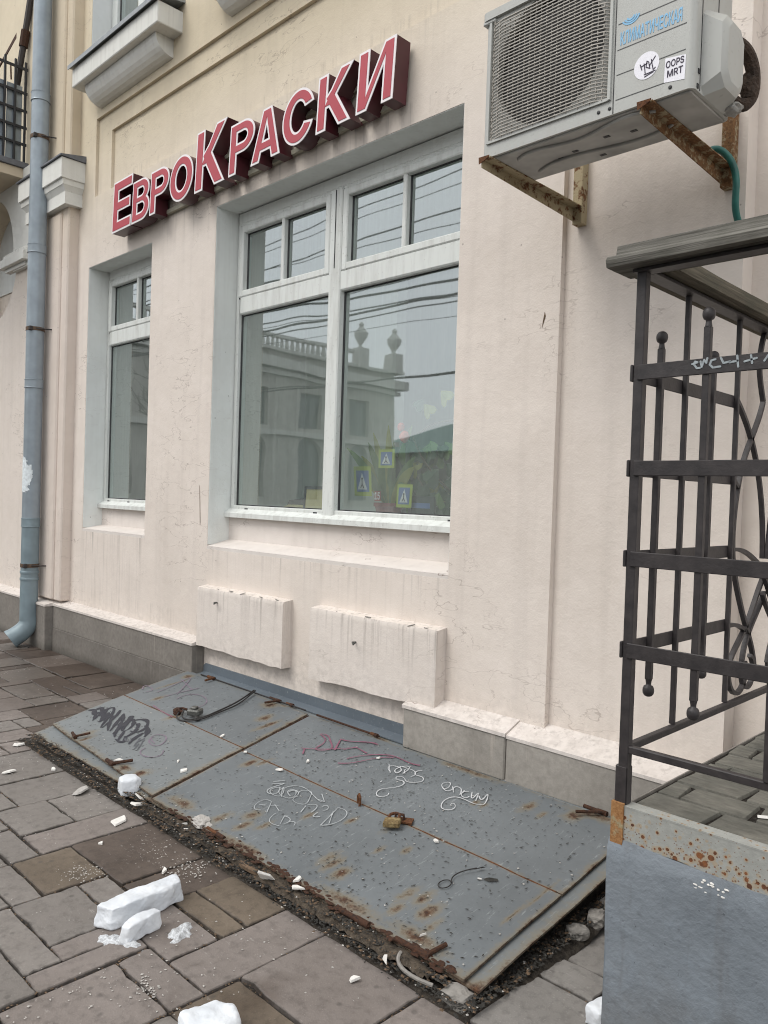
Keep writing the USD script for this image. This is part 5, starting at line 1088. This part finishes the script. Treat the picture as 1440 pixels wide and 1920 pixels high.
# chalky handwriting on the upper bar
HW = [[(-.769, 1.752), (-.762, 1.753), (-.757, 1.755), (-.763, 1.757), (-.765, 1.751), (-.758, 1.742), (-.751, 1.742)], [(-.75, 1.756), (-.747, 1.744), (-.742, 1.759), (-.737, 1.752), (-.735, 1.762)], [(-.717, 1.758), (-.726, 1.756), (-.729, 1.747), (-.722, 1.74), (-.706, 1.741)], [(-.705, 1.760), (-.699, 1.748), (-.685, 1.75)], [(-.67, 1.761), (-.667, 1.737)], [(-.685, 1.748), (-.669, 1.75)], [(-.654, 1.747), (-.629, 1.752)], [(-.641, 1.759), (-.638, 1.742)], [(-.613, 1.745), (-.604, 1.758), (-.595, 1.742)]]
part(rail, 'handwriting', cat(*[ext_xz(sg.LineString(s).buffer(.0022), RY - .0186, RY - .0176) for s in HW]), 'rail_marker')
def beam(prof, a, b, axis, mat, name):
    P = np.array(prof, float); n = len(P)
    if axis == 'x': V = np.vstack([np.c_[np.full(n, a), P], np.c_[np.full(n, b), P]])
    else: V = np.vstack([np.c_[P[:, 0], np.full(n, a), P[:, 1]], np.c_[P[:, 0], np.full(n, b), P[:, 1]]])
    F = []
    for i in range(n):
        j = (i + 1) % n; F += [[i, j, j + n], [i, j + n, i + n]]
    t = trimesh.creation.triangulate_polygon(sg.Polygon(P), engine='earcut')[1]
    F += [[p, q, r] for p, q, r in t] + [[p + n, r + n, q + n] for p, q, r in t]
    m = trimesh.Trimesh(V, np.array(F), process=False); 
    for _ in range(5):
        e = m.edges_unique_length.max()
        if e < .06: break
        m = m.subdivide()
    v = np.array(m.vertices); L = v[:, 0] if axis == 'x' else v[:, 1]
    w = meshkit.fbm(np.stack([v[:, 0] * (6 if axis == 'x' else 60), v[:, 1] * (60 if axis == 'x' else 6), v[:, 2] * 60], -1), 4, 3) - .5
    v[:, 2] += .004 * w; v[:, 1 if axis == 'x' else 0] += .004 * w
    part(rail, name, (v, np.array(m.faces)), mat)
y_ = RY
beam([(y_ - .062, 1.994), (y_ + .060, 1.994), (y_ + .060, 2.018), (y_ - .060, 2.020), (y_ - .066, 2.010)], RX - .066, 1.15, 'x', 'grey_wood_x', 'handrail_board')
beam([(y_ - .050, 2.022), (y_ + .050, 2.022), (y_ + .046, 2.045), (y_ + .02, 2.052), (y_ - .02, 2.053), (y_ - .044, 2.046)], RX - .048, 1.15, 'x', 'grey_wood_x', 'handrail_cap')
beam([(RX - .056, 1.995), (RX + .056, 1.995), (RX + .056, 2.019), (RX - .056, 2.019)], RY + .063, 0.03, 'y', 'grey_wood_y', 'side_handrail_board')
beam([(RX - .045, 2.021), (RX + .045, 2.021), (RX + .04, 2.044), (RX + .015, 2.051), (RX - .015, 2.051), (RX - .04, 2.044)], RY + .052, 0.03, 'y', 'grey_wood_y', 'side_handrail_cap')

# ------------------------------------------------------------------ snow
def slab(pts, z0, h, seed, rough=.012):
    s = trimesh.Trimesh(*vf(hull([(x, y, z0) for x, y in pts] + [(x * .94 + .06 * np.mean([p[0] for p in pts]), y * .94 + .06 * np.mean([p[1] for p in pts]), z0 + h * k) for (x, y), k in zip(pts, [1, .95, 1.05, .9, 1, 1.02, .95, 1][:len(pts)])])), process=True)
    for _ in range(6):
        if s.edges_unique_length.max() < .012: break
        s = s.subdivide()
    trimesh.smoothing.filter_laplacian(s, lamb=0.5, iterations=14)
    trimesh.smoothing.filter_taubin(s, iterations=10)
    v = np.array(s.vertices); n = np.array(s.vertex_normals); v = v + n * (rough * 2 * (meshkit.fbm(v * 20, 4, seed) - .5))[:, None]
    v[:, 2] = np.maximum(v[:, 2], z0 - .004); return v, np.array(s.faces)
SL = [(-2.415, -1.795), (-2.352, -1.765), (-2.345, -1.67), (-2.350, -1.57), (-2.372, -1.49), (-2.432, -1.475), (-2.445, -1.58), (-2.43, -1.70)]
single('snow_slab', slab(SL, 0.0, .070, 3, .010), 'snow', 'long slab of white snow lying across the pavers at the lower left', 'snow block', smooth=True)
single('snow_wedge', slab([(-2.225, -1.755), (-2.195, -1.735), (-2.205, -1.66), (-2.235, -1.595), (-2.265, -1.605), (-2.258, -1.69)], 0.0, .060, 8, .010), 'snow', 'smaller wedge of snow in front of the long slab', 'snow block', smooth=True)
single('snow_cube', slab([(-3.325, -1.205), (-3.255, -1.225), (-3.225, -1.165), (-3.245, -1.125), (-3.31, -1.12), (-3.34, -1.16)], 0.02, .075, 12, .005), 'snow', 'rounded snow block resting against the front edge of the hatch', 'snow block', smooth=True)
single('snow_heap', slab([(-1.775, -1.82), (-1.685, -1.85), (-1.61, -1.80), (-1.615, -1.72), (-1.685, -1.695), (-1.755, -1.73)], 0.0, .055, 15, .016), 'snow', 'heap of crusted snow at the bottom edge of the picture', 'snow block', smooth=True)
single('snow_lump', slab([(-1.055, -1.01), (-1.00, -1.02), (-.96, -.98), (-.98, -.91), (-1.04, -.92)], 0.0, .06, 19, .010), 'snow', 'snow lump half hidden behind the corner of the porch', 'snow block', smooth=True)
def blob(cx, cy, rx, ry, rz, seed):
    an = np.linspace(0, 2 * np.pi, 48)[:-1]; r = 1 + .9 * (meshkit.fbm(np.c_[np.cos(an) * 1.8 + seed, np.sin(an) * 1.8, 0 * an], 4, seed) - .5)
    x, y = r * rx * np.cos(an), r * ry * np.sin(an); return sg.Polygon(np.c_[cx + x * math.cos(rz) - y * math.sin(rz), cy + x * math.sin(rz) + y * math.cos(rz)]).buffer(0)
def slush_sheet(p, seed):
    v, f = strip(p, .012, .0, seed, .0035); w = meshkit.fbm(np.c_[v[:, 0] * 90, v[:, 1] * 90, 0 * v[:, 0]], 4, seed) - .5; v[:, 2] += .020 * w; return v, f
single('slush_patch', slush_sheet(blob(-2.285, -1.775, .085, .042, .5, 4), 4), 'slush', 'grainy melting slush between the two snow pieces', 'slush', smooth=True)
single('slush_patch', slush_sheet(blob(-2.205, -1.61, .042, .07, .6, 6), 6), 'slush', 'thin crumbled slush beside the snow wedge, on its hatch side', 'slush', smooth=True)

# ------------------------------------------------------------------ plaster chips, stones, litter
def tz(x, y): return 0.003
CH = [(-4.407, -1.290, .045, 'w', 'white plaster chip at the hatch corner, beside the smallest pavers'), (-4.011, -1.487, .042, 'w', 'white plaster chip at the left edge of the picture, on a grey paver'),
 (-3.913, -1.311, .022, 'w', 'small white chip near the top edge of the large grey paver'), (-3.547, -1.335, .055, 'g', 'flat grey plaster flake on the paver left of the snow block'),
 (-3.12, -1.36, .050, 'w', 'large white chip on the warm grey paver below the snow block'), (-2.967, -1.512, .020, 'w', 'small white chip on the big brown paver'),
 (-2.492, -1.567, .028, 'w', 'white chip touching the far side of the snow slab'), (-2.598, -1.444, .024, 'w', 'white chip on brown paver beyond the snow slab'), (-1.640, -1.370, .028, 'w', 'thin white chip on the large paver nearest the hatch corner')]
for k, (x, y, r, m, lab) in enumerate(CH):
    single('plaster_chip', chip((x, y, .004), r, k + 1, .007, .15), 'chip_white' if m == 'w' else 'chip_grey', lab, 'plaster chip', 'plaster chips on the pavers')
CG = [(-3.165, -1.245, .042, 'white chip in the earth gap just below the snow block'), (-3.215, -1.215, .030, 'upright white shard leaning on the snow block'), (-2.235, -1.250, .055, 'tall white shard standing in the earth gap halfway along the hatch'), (-2.80, -1.225, .022, 'white chip in the earth gap beside the rusty hinge'), (-2.86, -1.215, .026, 'pale chip among dark litter in the earth gap'), (-1.61, -1.265, .025, 'curled white scrap in the earth gap near the hatch front corner'), (-1.53, -1.235, .014, 'round white pebble in the earth gap below the double hinge')]
for k, (x, y, r, lab) in enumerate(CG):
    single('plaster_chip', chip((x, y, .030), r, k + 31, .008, .9 if 'shard' in lab else .3), 'chip_white', lab, 'plaster chip', 'plaster chips in the earth gap')
CHH = [(-3.646, -1.10, .026, 'white chip on the left lid below the black tag'), (-3.28, -.952, .028, 'longest white chip on the left lid near the seam'), (-3.394, -.913, .016, 'white chip on the left lid between tag and seam'), (-2.907, -.673, .024, 'white chip on the weld line of the right lid'), (-3.211, -.648, .018, 'white chip on the crossing of seam and weld'), (-2.869, -.53, .016, 'round white chip under the dull red scrawl'), (-2.141, -1.192, .026, 'white chip on the front edge of the right lid above the standing shard'), (-2.085, -1.22, .030, 'pink-white chip at the front edge of the right lid'), (-1.587, -1.13, .014, 'pale round chip between the rust spots of the right lid'), (-1.917, -.69, .018, 'white chip on the weld line past the brass padlock'), (-3.487, -.60, .018, 'white chip beside the black cable on the left lid'), (-2.62, -.30, .012, 'tiny white chip at the wall end of the dull red scrawl')]
for k, (x, y, r, lab) in enumerate(CHH):
    single('plaster_chip', chip((x, y, float(lid_z(x, y)) + .004), r, k + 61, .006, .12, nrm=(0, -HK, 1)), 'chip_white', lab, 'plaster chip', 'plaster chips on the hatch')
ST = [(-1.375, -1.215, .05, .03, 'grey stone at the front corner of the hatch frame'), (-1.295, -.47, .055, .03, 'pale flat stone by the right side of the hatch, nearest the porch'), (-1.30, -.58, .045, .028, 'grey stone beside the hatch, second from the porch'), (-1.28, -.365, .04, .03, 'small stone in the dark gap under the plinth'), (-1.305, -.69, .04, .022, 'flat stone by the hatch side, between the pavers and the steel')]
for k, (x, y, r, h, lab) in enumerate(ST):
    single('stone', lump((x, y, .012 + .4 * max(0., float(hatch_z(0, y)) - .055)), (r, r * .7, h), k + 3, 2, .35, .6, rz=k), 'stone_grey', lab, 'stone', 'loose stones beside the hatch')
single('twig', tube(spline([(-1.60, -1.215, .045), (-1.57, -1.255, .04), (-1.50, -1.265, .035), (-1.44, -1.25, .032)], 14), .006, 6), 'stone_grey', 'crooked pale twig in the earth gap near the hatch front corner', 'twig')
single('bark_strip', tube(spline([(-2.30, -1.225, .036), (-2.36, -1.235, .036), (-2.42, -1.225, .034)], 8), .011, 6), 'debris_brown', 'short brown strip of bark in the earth gap', 'bark')
single('crushed_foil', lump((-2.78, -1.165, .055), (.06, .035, .02), 5, 3, .6), 'chip_grey', 'crumpled grey foil scrap at the hatch edge', 'litter')
def scatter(n, pick, zf, s0, s1, seed, kinds):
    q = np.random.default_rng(seed); V, F = [], []
    for k in range(n):
        x, y = pick(q); s = q.uniform(s0, s1); a = q.uniform(0, 6.28) if kinds != 'fleck' else q.normal(.9, .5)
        l, w = s, s * (q.uniform(.15, .4) if kinds == 'fleck' else q.uniform(.35, .9)); z = float(zf(x, y)); h = s * (.12 if kinds == 'fleck' else .45)
        p = np.array([[-l, 0, 0], [0, -w, 0], [l, 0, 0], [0, w, 0], [q.uniform(-.3, .3) * l, 0, h]]); c, s_ = math.cos(a), math.sin(a)
        p = np.c_[p[:, 0] * c - p[:, 1] * s_, p[:, 0] * s_ + p[:, 1] * c, p[:, 2]]
        p[:, 2] += z; p[:, :2] += (x, y)
        if kinds == 'fleck': p[:, 2] += HK * (p[:, 1] - y)
        V.append(p); F.append(np.array([[0, 1, 4], [1, 2, 4], [2, 3, 4], [3, 0, 4]]) + 5 * k)
    return np.vstack(V), np.vstack(F)
def on_hatch(q):
    while True:
        x, y = q.uniform(-4.5, -1.39), -1.17 + 1.05 * q.random() ** 1.3
        if q.random() < 0.25 + 0.75 * float(meshkit.noise(np.array([x * 2.2, y * 2.2, 0.]), 5)) ** 1.2 * (1.3 if x > -3.2 else .6): return x, y
top = lambda x, y: lid_z(x, y) + .004
single('leaf_flecks', scatter(2000, on_hatch, top, .0025, .0085, 5, 'fleck'), 'debris_dark', kind='stuff')
single('plaster_crumbs', scatter(240, on_hatch, top, .002, .006, 6, 'crumb'), 'debris_pale', kind='stuff')
def in_gap(q):
    while True:
        if q.random() < .8: x, y = q.uniform(-4.45, -1.30), q.normal(-1.238, .024)
        else: x, y = q.uniform(-1.36, -1.29), q.uniform(-1.25, -.3)
        if -1.31 < y: return x, y
gz = lambda x, y: .012 + .022 * float(meshkit.fbm(np.array([x * 22, y * 22, 0.]), 3, 3)) + (.018 if y > -1.24 and x < -1.40 else 0) + (.55 * max(0., float(hatch_z(0, y)) - .055) - .010 if x > -1.37 and y > -1.1 else 0)
single('gap_litter', scatter(9000, in_gap, gz, .002, .007, 8, 'crumb'), 'debris_dark', kind='stuff')
single('gap_leaf_scraps', scatter(1100, in_gap, gz, .003, .010, 9, 'crumb'), 'debris_brown', kind='stuff')
single('gap_grit', scatter(220, in_gap, gz, .002, .006, 10, 'crumb'), 'debris_pale', kind='stuff')
def on_pave(q):
    while True:
        x, y = q.uniform(-6.5, -1.5), q.uniform(-2.2, -.2)
        if y < -1.27 or x < -4.75:
            w = float(meshkit.noise(np.array([x * 2.4, y * 2.4, 7.]), 9)); 
            if q.random() < w ** 2 * 1.2: return x, y
single('pavement_grit', scatter(1500, on_pave, lambda x, y: .001, .0018, .0055, 12, 'crumb'), 'debris_pale', kind='stuff')
cr = []
for k in range(260):
    x = R_.uniform(-3.0, -1.42); y = -1.188 + R_.gauss(0, .012); r = R_.uniform(.003, .010)
    cr.append(lump((x, y, float(hatch_z(x, y)) + .014), (r * 1.6, r, r * .28), k + 200, 1, .5))
single('rust_crust', cat(*cr), 'rust_dark', kind='stuff')
def in_joint(q):
    while True:
        a, b, c, d, s = tiles[q.integers(len(tiles))]
        if q.random() < .5: x, y = TX(a) + q.normal(0, .003), q.uniform(TY(d), TY(c))
        else: x, y = q.uniform(TX(a), TX(b)), TY(d) + q.normal(0, .003)
        if (x > -6.2): return x, y
single('joint_grit', scatter(5200, in_joint, lambda x, y: -.009 + .006 * abs(math.sin(x * 91 + y * 57)), .0018, .0055, 21, 'crumb'), 'debris_brown', kind='stuff')
def dense(cx, cy, rx, ry): return lambda q: (cx + rx * q.normal(), cy + ry * q.normal())
single('salt_crumbs', cat(*[scatter(n, dense(cx, cy, rx, ry), lambda x, y: .001, .002, .006, k + 40, 'crumb') for k, (cx, cy, rx, ry, n) in enumerate([(-2.79, -1.66, .04, .035, 160), (-2.87, -1.40, .10, .05, 160), (-2.56, -1.36, .05, .05, 110), (-3.38, -1.63, .04, .02, 60), (-2.02, -1.83, .03, .02, 60)])]), 'debris_pale', kind='stuff')

# ------------------------------------------------------------------ plants and goods behind the glass
def leaf_blade(base, tip, w, sag, n=7):
    b, t = np.array(base, float), np.array(tip, float); d = t - b; s = np.cross(d, (0, 1, 0.2)); s /= np.linalg.norm(s)
    V = []
    for k in range(n):
        u = k / (n - 1); p = b + d * u + np.array([0, 0, sag * 4 * u * (1 - u)]); ww = w * math.sin(math.pi * min(.98, .12 + .86 * u)) + .001
        V += [p - s * ww, p + np.array([0, -.004, -.003]), p + s * ww]
    F = []
    for k in range(n - 1):
        i = 3 * k; F += [[i, i + 1, i + 4], [i, i + 4, i + 3], [i + 1, i + 2, i + 5], [i + 1, i + 5, i + 4]]
    return np.array(V), np.array(F)
def pot(t, x, y, z, r, h, mat):
    p = part(t, 'pot', lathe([(r * .72, 0), (r, h * .82), (r * 1.1, h * .82), (r * 1.1, h), (r * .92, h), (r * .9, h * .9)], (x, y, z), 20), mat, smooth=35)
    part(p, 'soil', lathe([(r * .9, h * .86), (r * .5, h * .9), (.002, h * .9)], (x, y, z), 16), 'pot_soil')
SZ = 1.262
pl1 = thing('potted_plant', 'strap-leaved plant in a dark red pot inside the big window, left of the pictogram cards', 'potted plant', (-3.36, .47, SZ))
pot(pl1, -3.36, .47, SZ, .085, .13, 'pot_red')
for k in range(17):
    a = -1.35 + 2.7 * k / 16; L = .28 + .20 * R_.random()
    part(pl1, 'leaf', leaf_blade((-3.36 + .02 * math.sin(a), .47, SZ + .12), (-3.36 + L * math.sin(a) * .95, .46 + R_.uniform(-.12, .05), SZ + .12 + L * (.35 + .75 * math.cos(a))), .034, .03), 'leaf_green' if k % 3 else 'leaf_yellow', smooth=True)
part(pl1, 'price_tag', box(-3.365, -3.315, .35, .354, SZ + .14, SZ + .20), 'pot_red'); part(pl1, 'price_digits', letter_xz('15', -3.362, SZ + .15, .044, .042, .3485), 'sticker_white')
pl2 = thing('vine', 'straggling vine with heart-shaped leaves inside the right pane of the big window', 'potted plant', (-2.72, .5, SZ))
pot(pl2, -2.66, .5, SZ, .10, .15, 'pot_red')
def heart(c, s, rz, tilt):
    an = np.linspace(0, 2 * np.pi, 15)[:-1]; p = np.c_[16 * np.sin(an) ** 3, 13 * np.cos(an) - 5 * np.cos(2 * an) - 2 * np.cos(3 * an)] / 16 * s
    V = np.c_[p[:, 0], .25 * np.abs(p[:, 0]) + tilt * p[:, 1], p[:, 1]]; V = np.vstack([V, [[0, 0, 0]]]); c_, s_ = math.cos(rz), math.sin(rz)
    V = np.c_[V[:, 0] * c_ - V[:, 2] * s_, V[:, 1], V[:, 0] * s_ + V[:, 2] * c_] + np.array(c)
    return V, np.array([[14, i, (i + 1) % 14] for i in range(14)])
VS = [[(-2.68, .50, 1.38), (-2.90, .42, 1.52), (-3.05, .40, 1.68), (-3.12, .41, 1.78)], [(-2.68, .5, 1.38), (-2.74, .44, 1.62), (-2.80, .42, 1.86), (-2.78, .42, 2.05)], [(-2.80, .42, 1.86), (-2.95, .40, 1.85), (-3.06, .40, 1.80)], [(-2.80, .42, 1.86), (-2.70, .42, 1.83), (-2.60, .42, 1.78)], [(-2.66, .5, 1.40), (-2.60, .45, 1.6), (-2.56, .44, 1.72)], [(-2.70, .46, 1.42), (-2.95, .42, 1.43), (-3.08, .42, 1.55)]]
for s in VS:
    part(pl2, 'stem', tube(spline(s, 14), .005, 5), 'stem_brown')
for k, (x, z, s, m) in enumerate([(-3.02, 1.93, .050, 'y'), (-2.90, 2.0, .055, 'y'), (-3.10, 1.97, .045, 'd'), (-2.98, 1.72, .045, 'g'), (-2.95, 1.64, .050, 'g'), (-3.10, 1.60, .06, 'y'), (-3.14, 1.72, .05, 'd'), (-2.74, 1.56, .055, 'y'), (-2.68, 1.58, .045, 'g'), (-2.62, 1.86, .04, 'd'), (-2.80, 1.42, .06, 'd'), (-2.72, 1.40, .06, 'd'), (-2.90, 1.41, .06, 'g'), (-2.64, 1.42, .06, 'd'), (-3.2, 1.50, .05, 'g'), (-2.86, 1.35, .06, 'd'), (-2.60, 1.70, .05, 'y')] + [(-2.56 - .62 * R_.random(), 1.33 + .38 * R_.random() ** 1.3, .045 + .03 * R_.random(), R_.choice('ggdddy')) for _ in range(30)]):
    part(pl2, 'leaf', heart((x, .39 + .05 * R_.random(), z), s, R_.uniform(2.2, 4.2), R_.uniform(-.4, .4)), {'y': 'leaf_yellow', 'g': 'leaf_green', 'd': 'leaf_dark'}[m])
fl_ = thing('tulip', 'red tulip with dark green leaves behind the glass above the cards', 'flower', (-3.2, .45, SZ))
part(fl_, 'stem', tube(spline([(-3.17, .45, SZ), (-3.20, .44, 1.55), (-3.19, .42, 1.76)], 8), .006, 6), 'leaf_green')
part(fl_, 'bloom', lump((-3.19, .41, 1.785), (.030, .03, .036), 2, 2, .25), 'flower_red'); part(fl_, 'bloom', lump((-3.22, .41, 1.845), (.022, .022, .026), 4, 2, .25), 'flower_red')
for k in range(6): part(fl_, 'leaf', leaf_blade((-3.17, .45, SZ + .16), (-3.17 + R_.uniform(-.18, .12), .42, 1.62 + .12 * R_.random()), .03, .03), 'leaf_dark', smooth=True)
def card(x, z, w, h, tilt, lab):
    c = thing('pictogram_card', lab, 'card', (x, .36, z), 'yellow-edged pictogram cards behind the glass')
    P = np.array([(-w / 2, 0), (w / 2, 0), (w / 2, h), (-w / 2, h)]); P = np.c_[P[:, 0] + tilt * P[:, 1], P[:, 1]]
    f = lambda k: sg.Polygon(np.c_[P[:, 0] * k + x, (P[:, 1] - h / 2) * k + h / 2 + z])
    part(c, 'sheet', ext_xz(f(1), .356, .359), 'card_yellow'); part(c, 'blue_square', ext_xz(f(.72), .3545, .3558), 'card_blue')
    tri = sg.Polygon([(x - w * .26 + tilt * h * .2, z + h * .22), (x + w * .26 + tilt * h * .2, z + h * .22), (x + tilt * h * .75, z + h * .78)])
    part(c, 'triangle', ext_xz(tri, .3525, .354), 'sticker_white')
    part(c, 'figure', ext_xz(unary_union([sg.Point(x + tilt * h * .5, z + h * .58).buffer(w * .045), sg.LineString([(x + tilt * h * .5, z + h * .54), (x + tilt * h * .4, z + h * .40), (x - w * .08 + tilt * h * .3, z + h * .28)]).buffer(w * .022), sg.LineString([(x + tilt * h * .4, z + h * .40), (x + w * .09 + tilt * h * .3, z + h * .28)]).buffer(w * .022)]), .351, .3523), 'ink_dark')
card(-3.47, 1.43, .15, .18, -.10, 'pictogram card leaning behind the strap leaves, the largest of the three'); card(-3.13, 1.37, .12, .135, .06, 'pictogram card with bright yellow edge at the bottom of the pane'); card(-3.28, 1.60, .13, .11, .0, 'upper pictogram card half hidden by leaves')
dk = thing('dark_packet', 'dark packet with fine print behind the glass, below the vine', 'packet', (-3.0, .4, SZ)); part(dk, 'sleeve', box(-3.10, -2.92, .385, .40, 1.27, 1.44, .002), 'card_dark'); part(dk, 'label', box(-3.09, -2.95, .3825, .3845, 1.37, 1.40), 'card_blue')
bx_ = thing('display_box', 'yellow open box with black edges inside the left pane of the big window', 'box', (-4.1, .5, SZ))
part(bx_, 'panel', hull([(-4.20, .50, SZ), (-3.98, .50, SZ), (-3.98, .50, 1.47), (-4.18, .50, 1.47), (-4.20, .51, SZ), (-3.98, .51, SZ), (-3.98, .51, 1.47), (-4.18, .51, 1.47)]), 'box_yellow')
part(bx_, 'rim', box(-4.19, -3.97, .494, .514, 1.465, 1.485), 'box_edge'); part(bx_, 'rim', hull([(-4.215, .494, SZ), (-4.20, .494, SZ), (-4.195, .494, 1.48), (-4.18, .494, 1.48), (-4.21, .512, SZ), (-4.19, .512, 1.48)]), 'box_edge')
pp_ = thing('paper_stack', 'flat yellow folder with a dark edge lying inside the left pane', 'folder', (-4.35, .45, SZ)); part(pp_, 'cover', hull([(-4.50, .40, SZ), (-4.22, .40, SZ), (-4.22, .56, SZ + .07), (-4.45, .56, SZ + .07), (-4.5, .4, SZ + .02), (-4.22, .4, SZ + .02), (-4.22, .56, SZ + .09), (-4.45, .56, SZ + .09)]), 'box_yellow'); part(pp_, 'spine', hull([(-4.47, .56, SZ + .08), (-4.2, .56, SZ + .08), (-4.47, .58, SZ + .12), (-4.2, .58, SZ + .12), (-4.3, .57, SZ + .14)]), 'box_edge')

# ------------------------------------------------------------------ across the street: what the panes mirror
fb = thing('street_building', 'stone building with a balustraded roof, seen mirrored in the big window', 'building', (-34, -26, 0))
WX = -30.0
body = mbox(-48, WX, -27.6, -5, -0.1, 8.1)
for k in range(6):
    yc = -8.0 - 3.4 * k
    body = body - mbox(WX - .35, WX + .1, yc - .75, yc + .75, 1.2, 3.4) - mbox(WX - .35, WX + .1, yc - .7, yc + .7, 4.6, 6.4) - (m3.Manifold.cylinder(.5, .75, .75, 24).rotate((0, 90, 0)).translate((WX - .35, yc, 3.4)))
part(fb, 'wall', body, 'far_stone')
for k in range(6):
    yc = -8.0 - 3.4 * k
    part(fb, 'window', box(WX - .3, WX - .25, yc - .75, yc + .75, 1.2, 4.15), 'far_window'); part(fb, 'window', box(WX - .3, WX - .25, yc - .7, yc + .7, 4.6, 6.4), 'far_window')
for z0, z1, o in ((0, .9, .12), (4.15, 4.4, .18), (7.0, 7.2, .2), (7.3, 7.75, .45), (8.1, 8.25, .3)):
    part(fb, 'cornice', box(-48, WX + o, -27.6 - o, -5, z0, z1), 'far_trim')
bl = []
for k in range(58): bl.append(lathe([(.06, 0), (.12, .12), (.07, .42), (.09, .5)], (WX + .1, -5.3 - .32 * k, 8.25), 8))
part(fb, 'balusters', cat(*bl), 'far_trim', kind='stuff'); part(fb, 'handrail', box(WX - .05, WX + .25, -24.2, -5, 8.75, 8.9), 'far_trim')
for y in (-27.3, -24.8):
    u = part(fb, 'pedestal', box(WX - .2, WX + .45, y - .35, y + .35, 8.1, 9.05), 'far_trim'); part(u, 'urn', lathe([(.12, 0), (.1, .15), (.36, .55), (.42, .8), (.25, 1.0), (.12, 1.15), (.16, 1.3), (.02, 1.45)], (WX + .1, y, 9.05), 14), 'far_trim')
lb = thing('low_building', 'low house with a green roof beyond the balustraded building, mirrored in the right pane', 'building', (-30, -44, 0))
part(lb, 'wall', box(-44, -24, -50, -38, -0.1, 4.6), 'far_stone'); part(lb, 'roof', hull([(-44.5, -50.5, 4.6), (-23.5, -50.5, 4.6), (-44.5, -37.5, 4.6), (-23.5, -37.5, 4.6), (-40, -44, 7.2), (-28, -44, 7.2)]), 'far_roof')
for k in range(4): part(lb, 'window', box(-24.02, -23.97, -40.5 - 2.6 * k, -39.3 - 2.6 * k, 1.2, 3.2), 'far_window')
hb = thing('opposite_house', 'pale house facing the shop across the street', 'building', (0, -24, 0))
part(hb, 'wall', box(-12, 16, -30, -20, -0.1, 6.0), 'far_stone'); part(hb, 'roof', hull([(-12.4, -30.4, 6.0), (16.4, -30.4, 6.0), (-12.4, -19.6, 6.0), (16.4, -19.6, 6.0), (-10, -25, 7.6), (14, -25, 7.6)]), 'far_roof')
for k in range(8): part(hb, 'window', box(-10.6 + 3.3 * k, -9.2 + 3.3 * k, -20.03, -19.98, 1.4, 3.6), 'far_window')
def tree(x, y, h, seed, lab):
    q = np.random.default_rng(seed); t = thing('bare_tree', lab, 'tree', (x, y, 0)); 
    part(t, 'trunk', tube(spline([(x, y, -.05), (x + .1, y, h * .3), (x - .1, y + .1, h * .6), (x, y, h)], 16), np.linspace(.2, .03, 16), 8), 'bark'); out = []
    def grow(p, d, L, r, lev):
        e = p + d * L; out.append(tube([p, (p + e) / 2 + q.normal(0, .06 * L, 3), e], [r, r * .8, r * .55], 5))
        if lev < 4:
            for _ in range(3):
                dd = d + q.normal(0, .55, 3); dd[2] += .12; dd /= np.linalg.norm(dd); grow(p + d * L * q.uniform(.4, 1), dd, L * q.uniform(.55, .8), r * .55, lev + 1)
    for k in range(7):
        a = q.uniform(0, 6.28); grow(np.array([x, y, h * q.uniform(.3, .8)]), np.array([math.cos(a) * .8, math.sin(a) * .8, .6]), h * .24, .06, 1)
    part(t, 'crown', cat(*out), 'bark')
tree(-26.0, -12.5, 6.0, 3, 'bare street tree mirrored low in the left pane'); tree(-36.0, -52.0, 9.0, 8, 'tall bare tree mirrored at the end of the balustraded building')
q_ = np.random.default_rng(14)
for k in range(14):
    y0, z0 = q_.uniform(-13, -5.5), q_.uniform(4.9, 7.6); dz = q_.uniform(-.5, .5); sag = q_.uniform(.3, .9); dy = q_.uniform(-2.5, 2.5)
    P = [(-28 + 40 * u, y0 + dy * u, z0 + dz * u - sag * 4 * u * (1 - u)) for u in np.linspace(0, 1, 24)]
    single('overhead_cable', tube(P, q_.choice([.009, .014, .022]), 6), 'cable_black', 'dark overhead street cable, mirrored as a thin line in the panes', 'cable', 'overhead cables across the street')
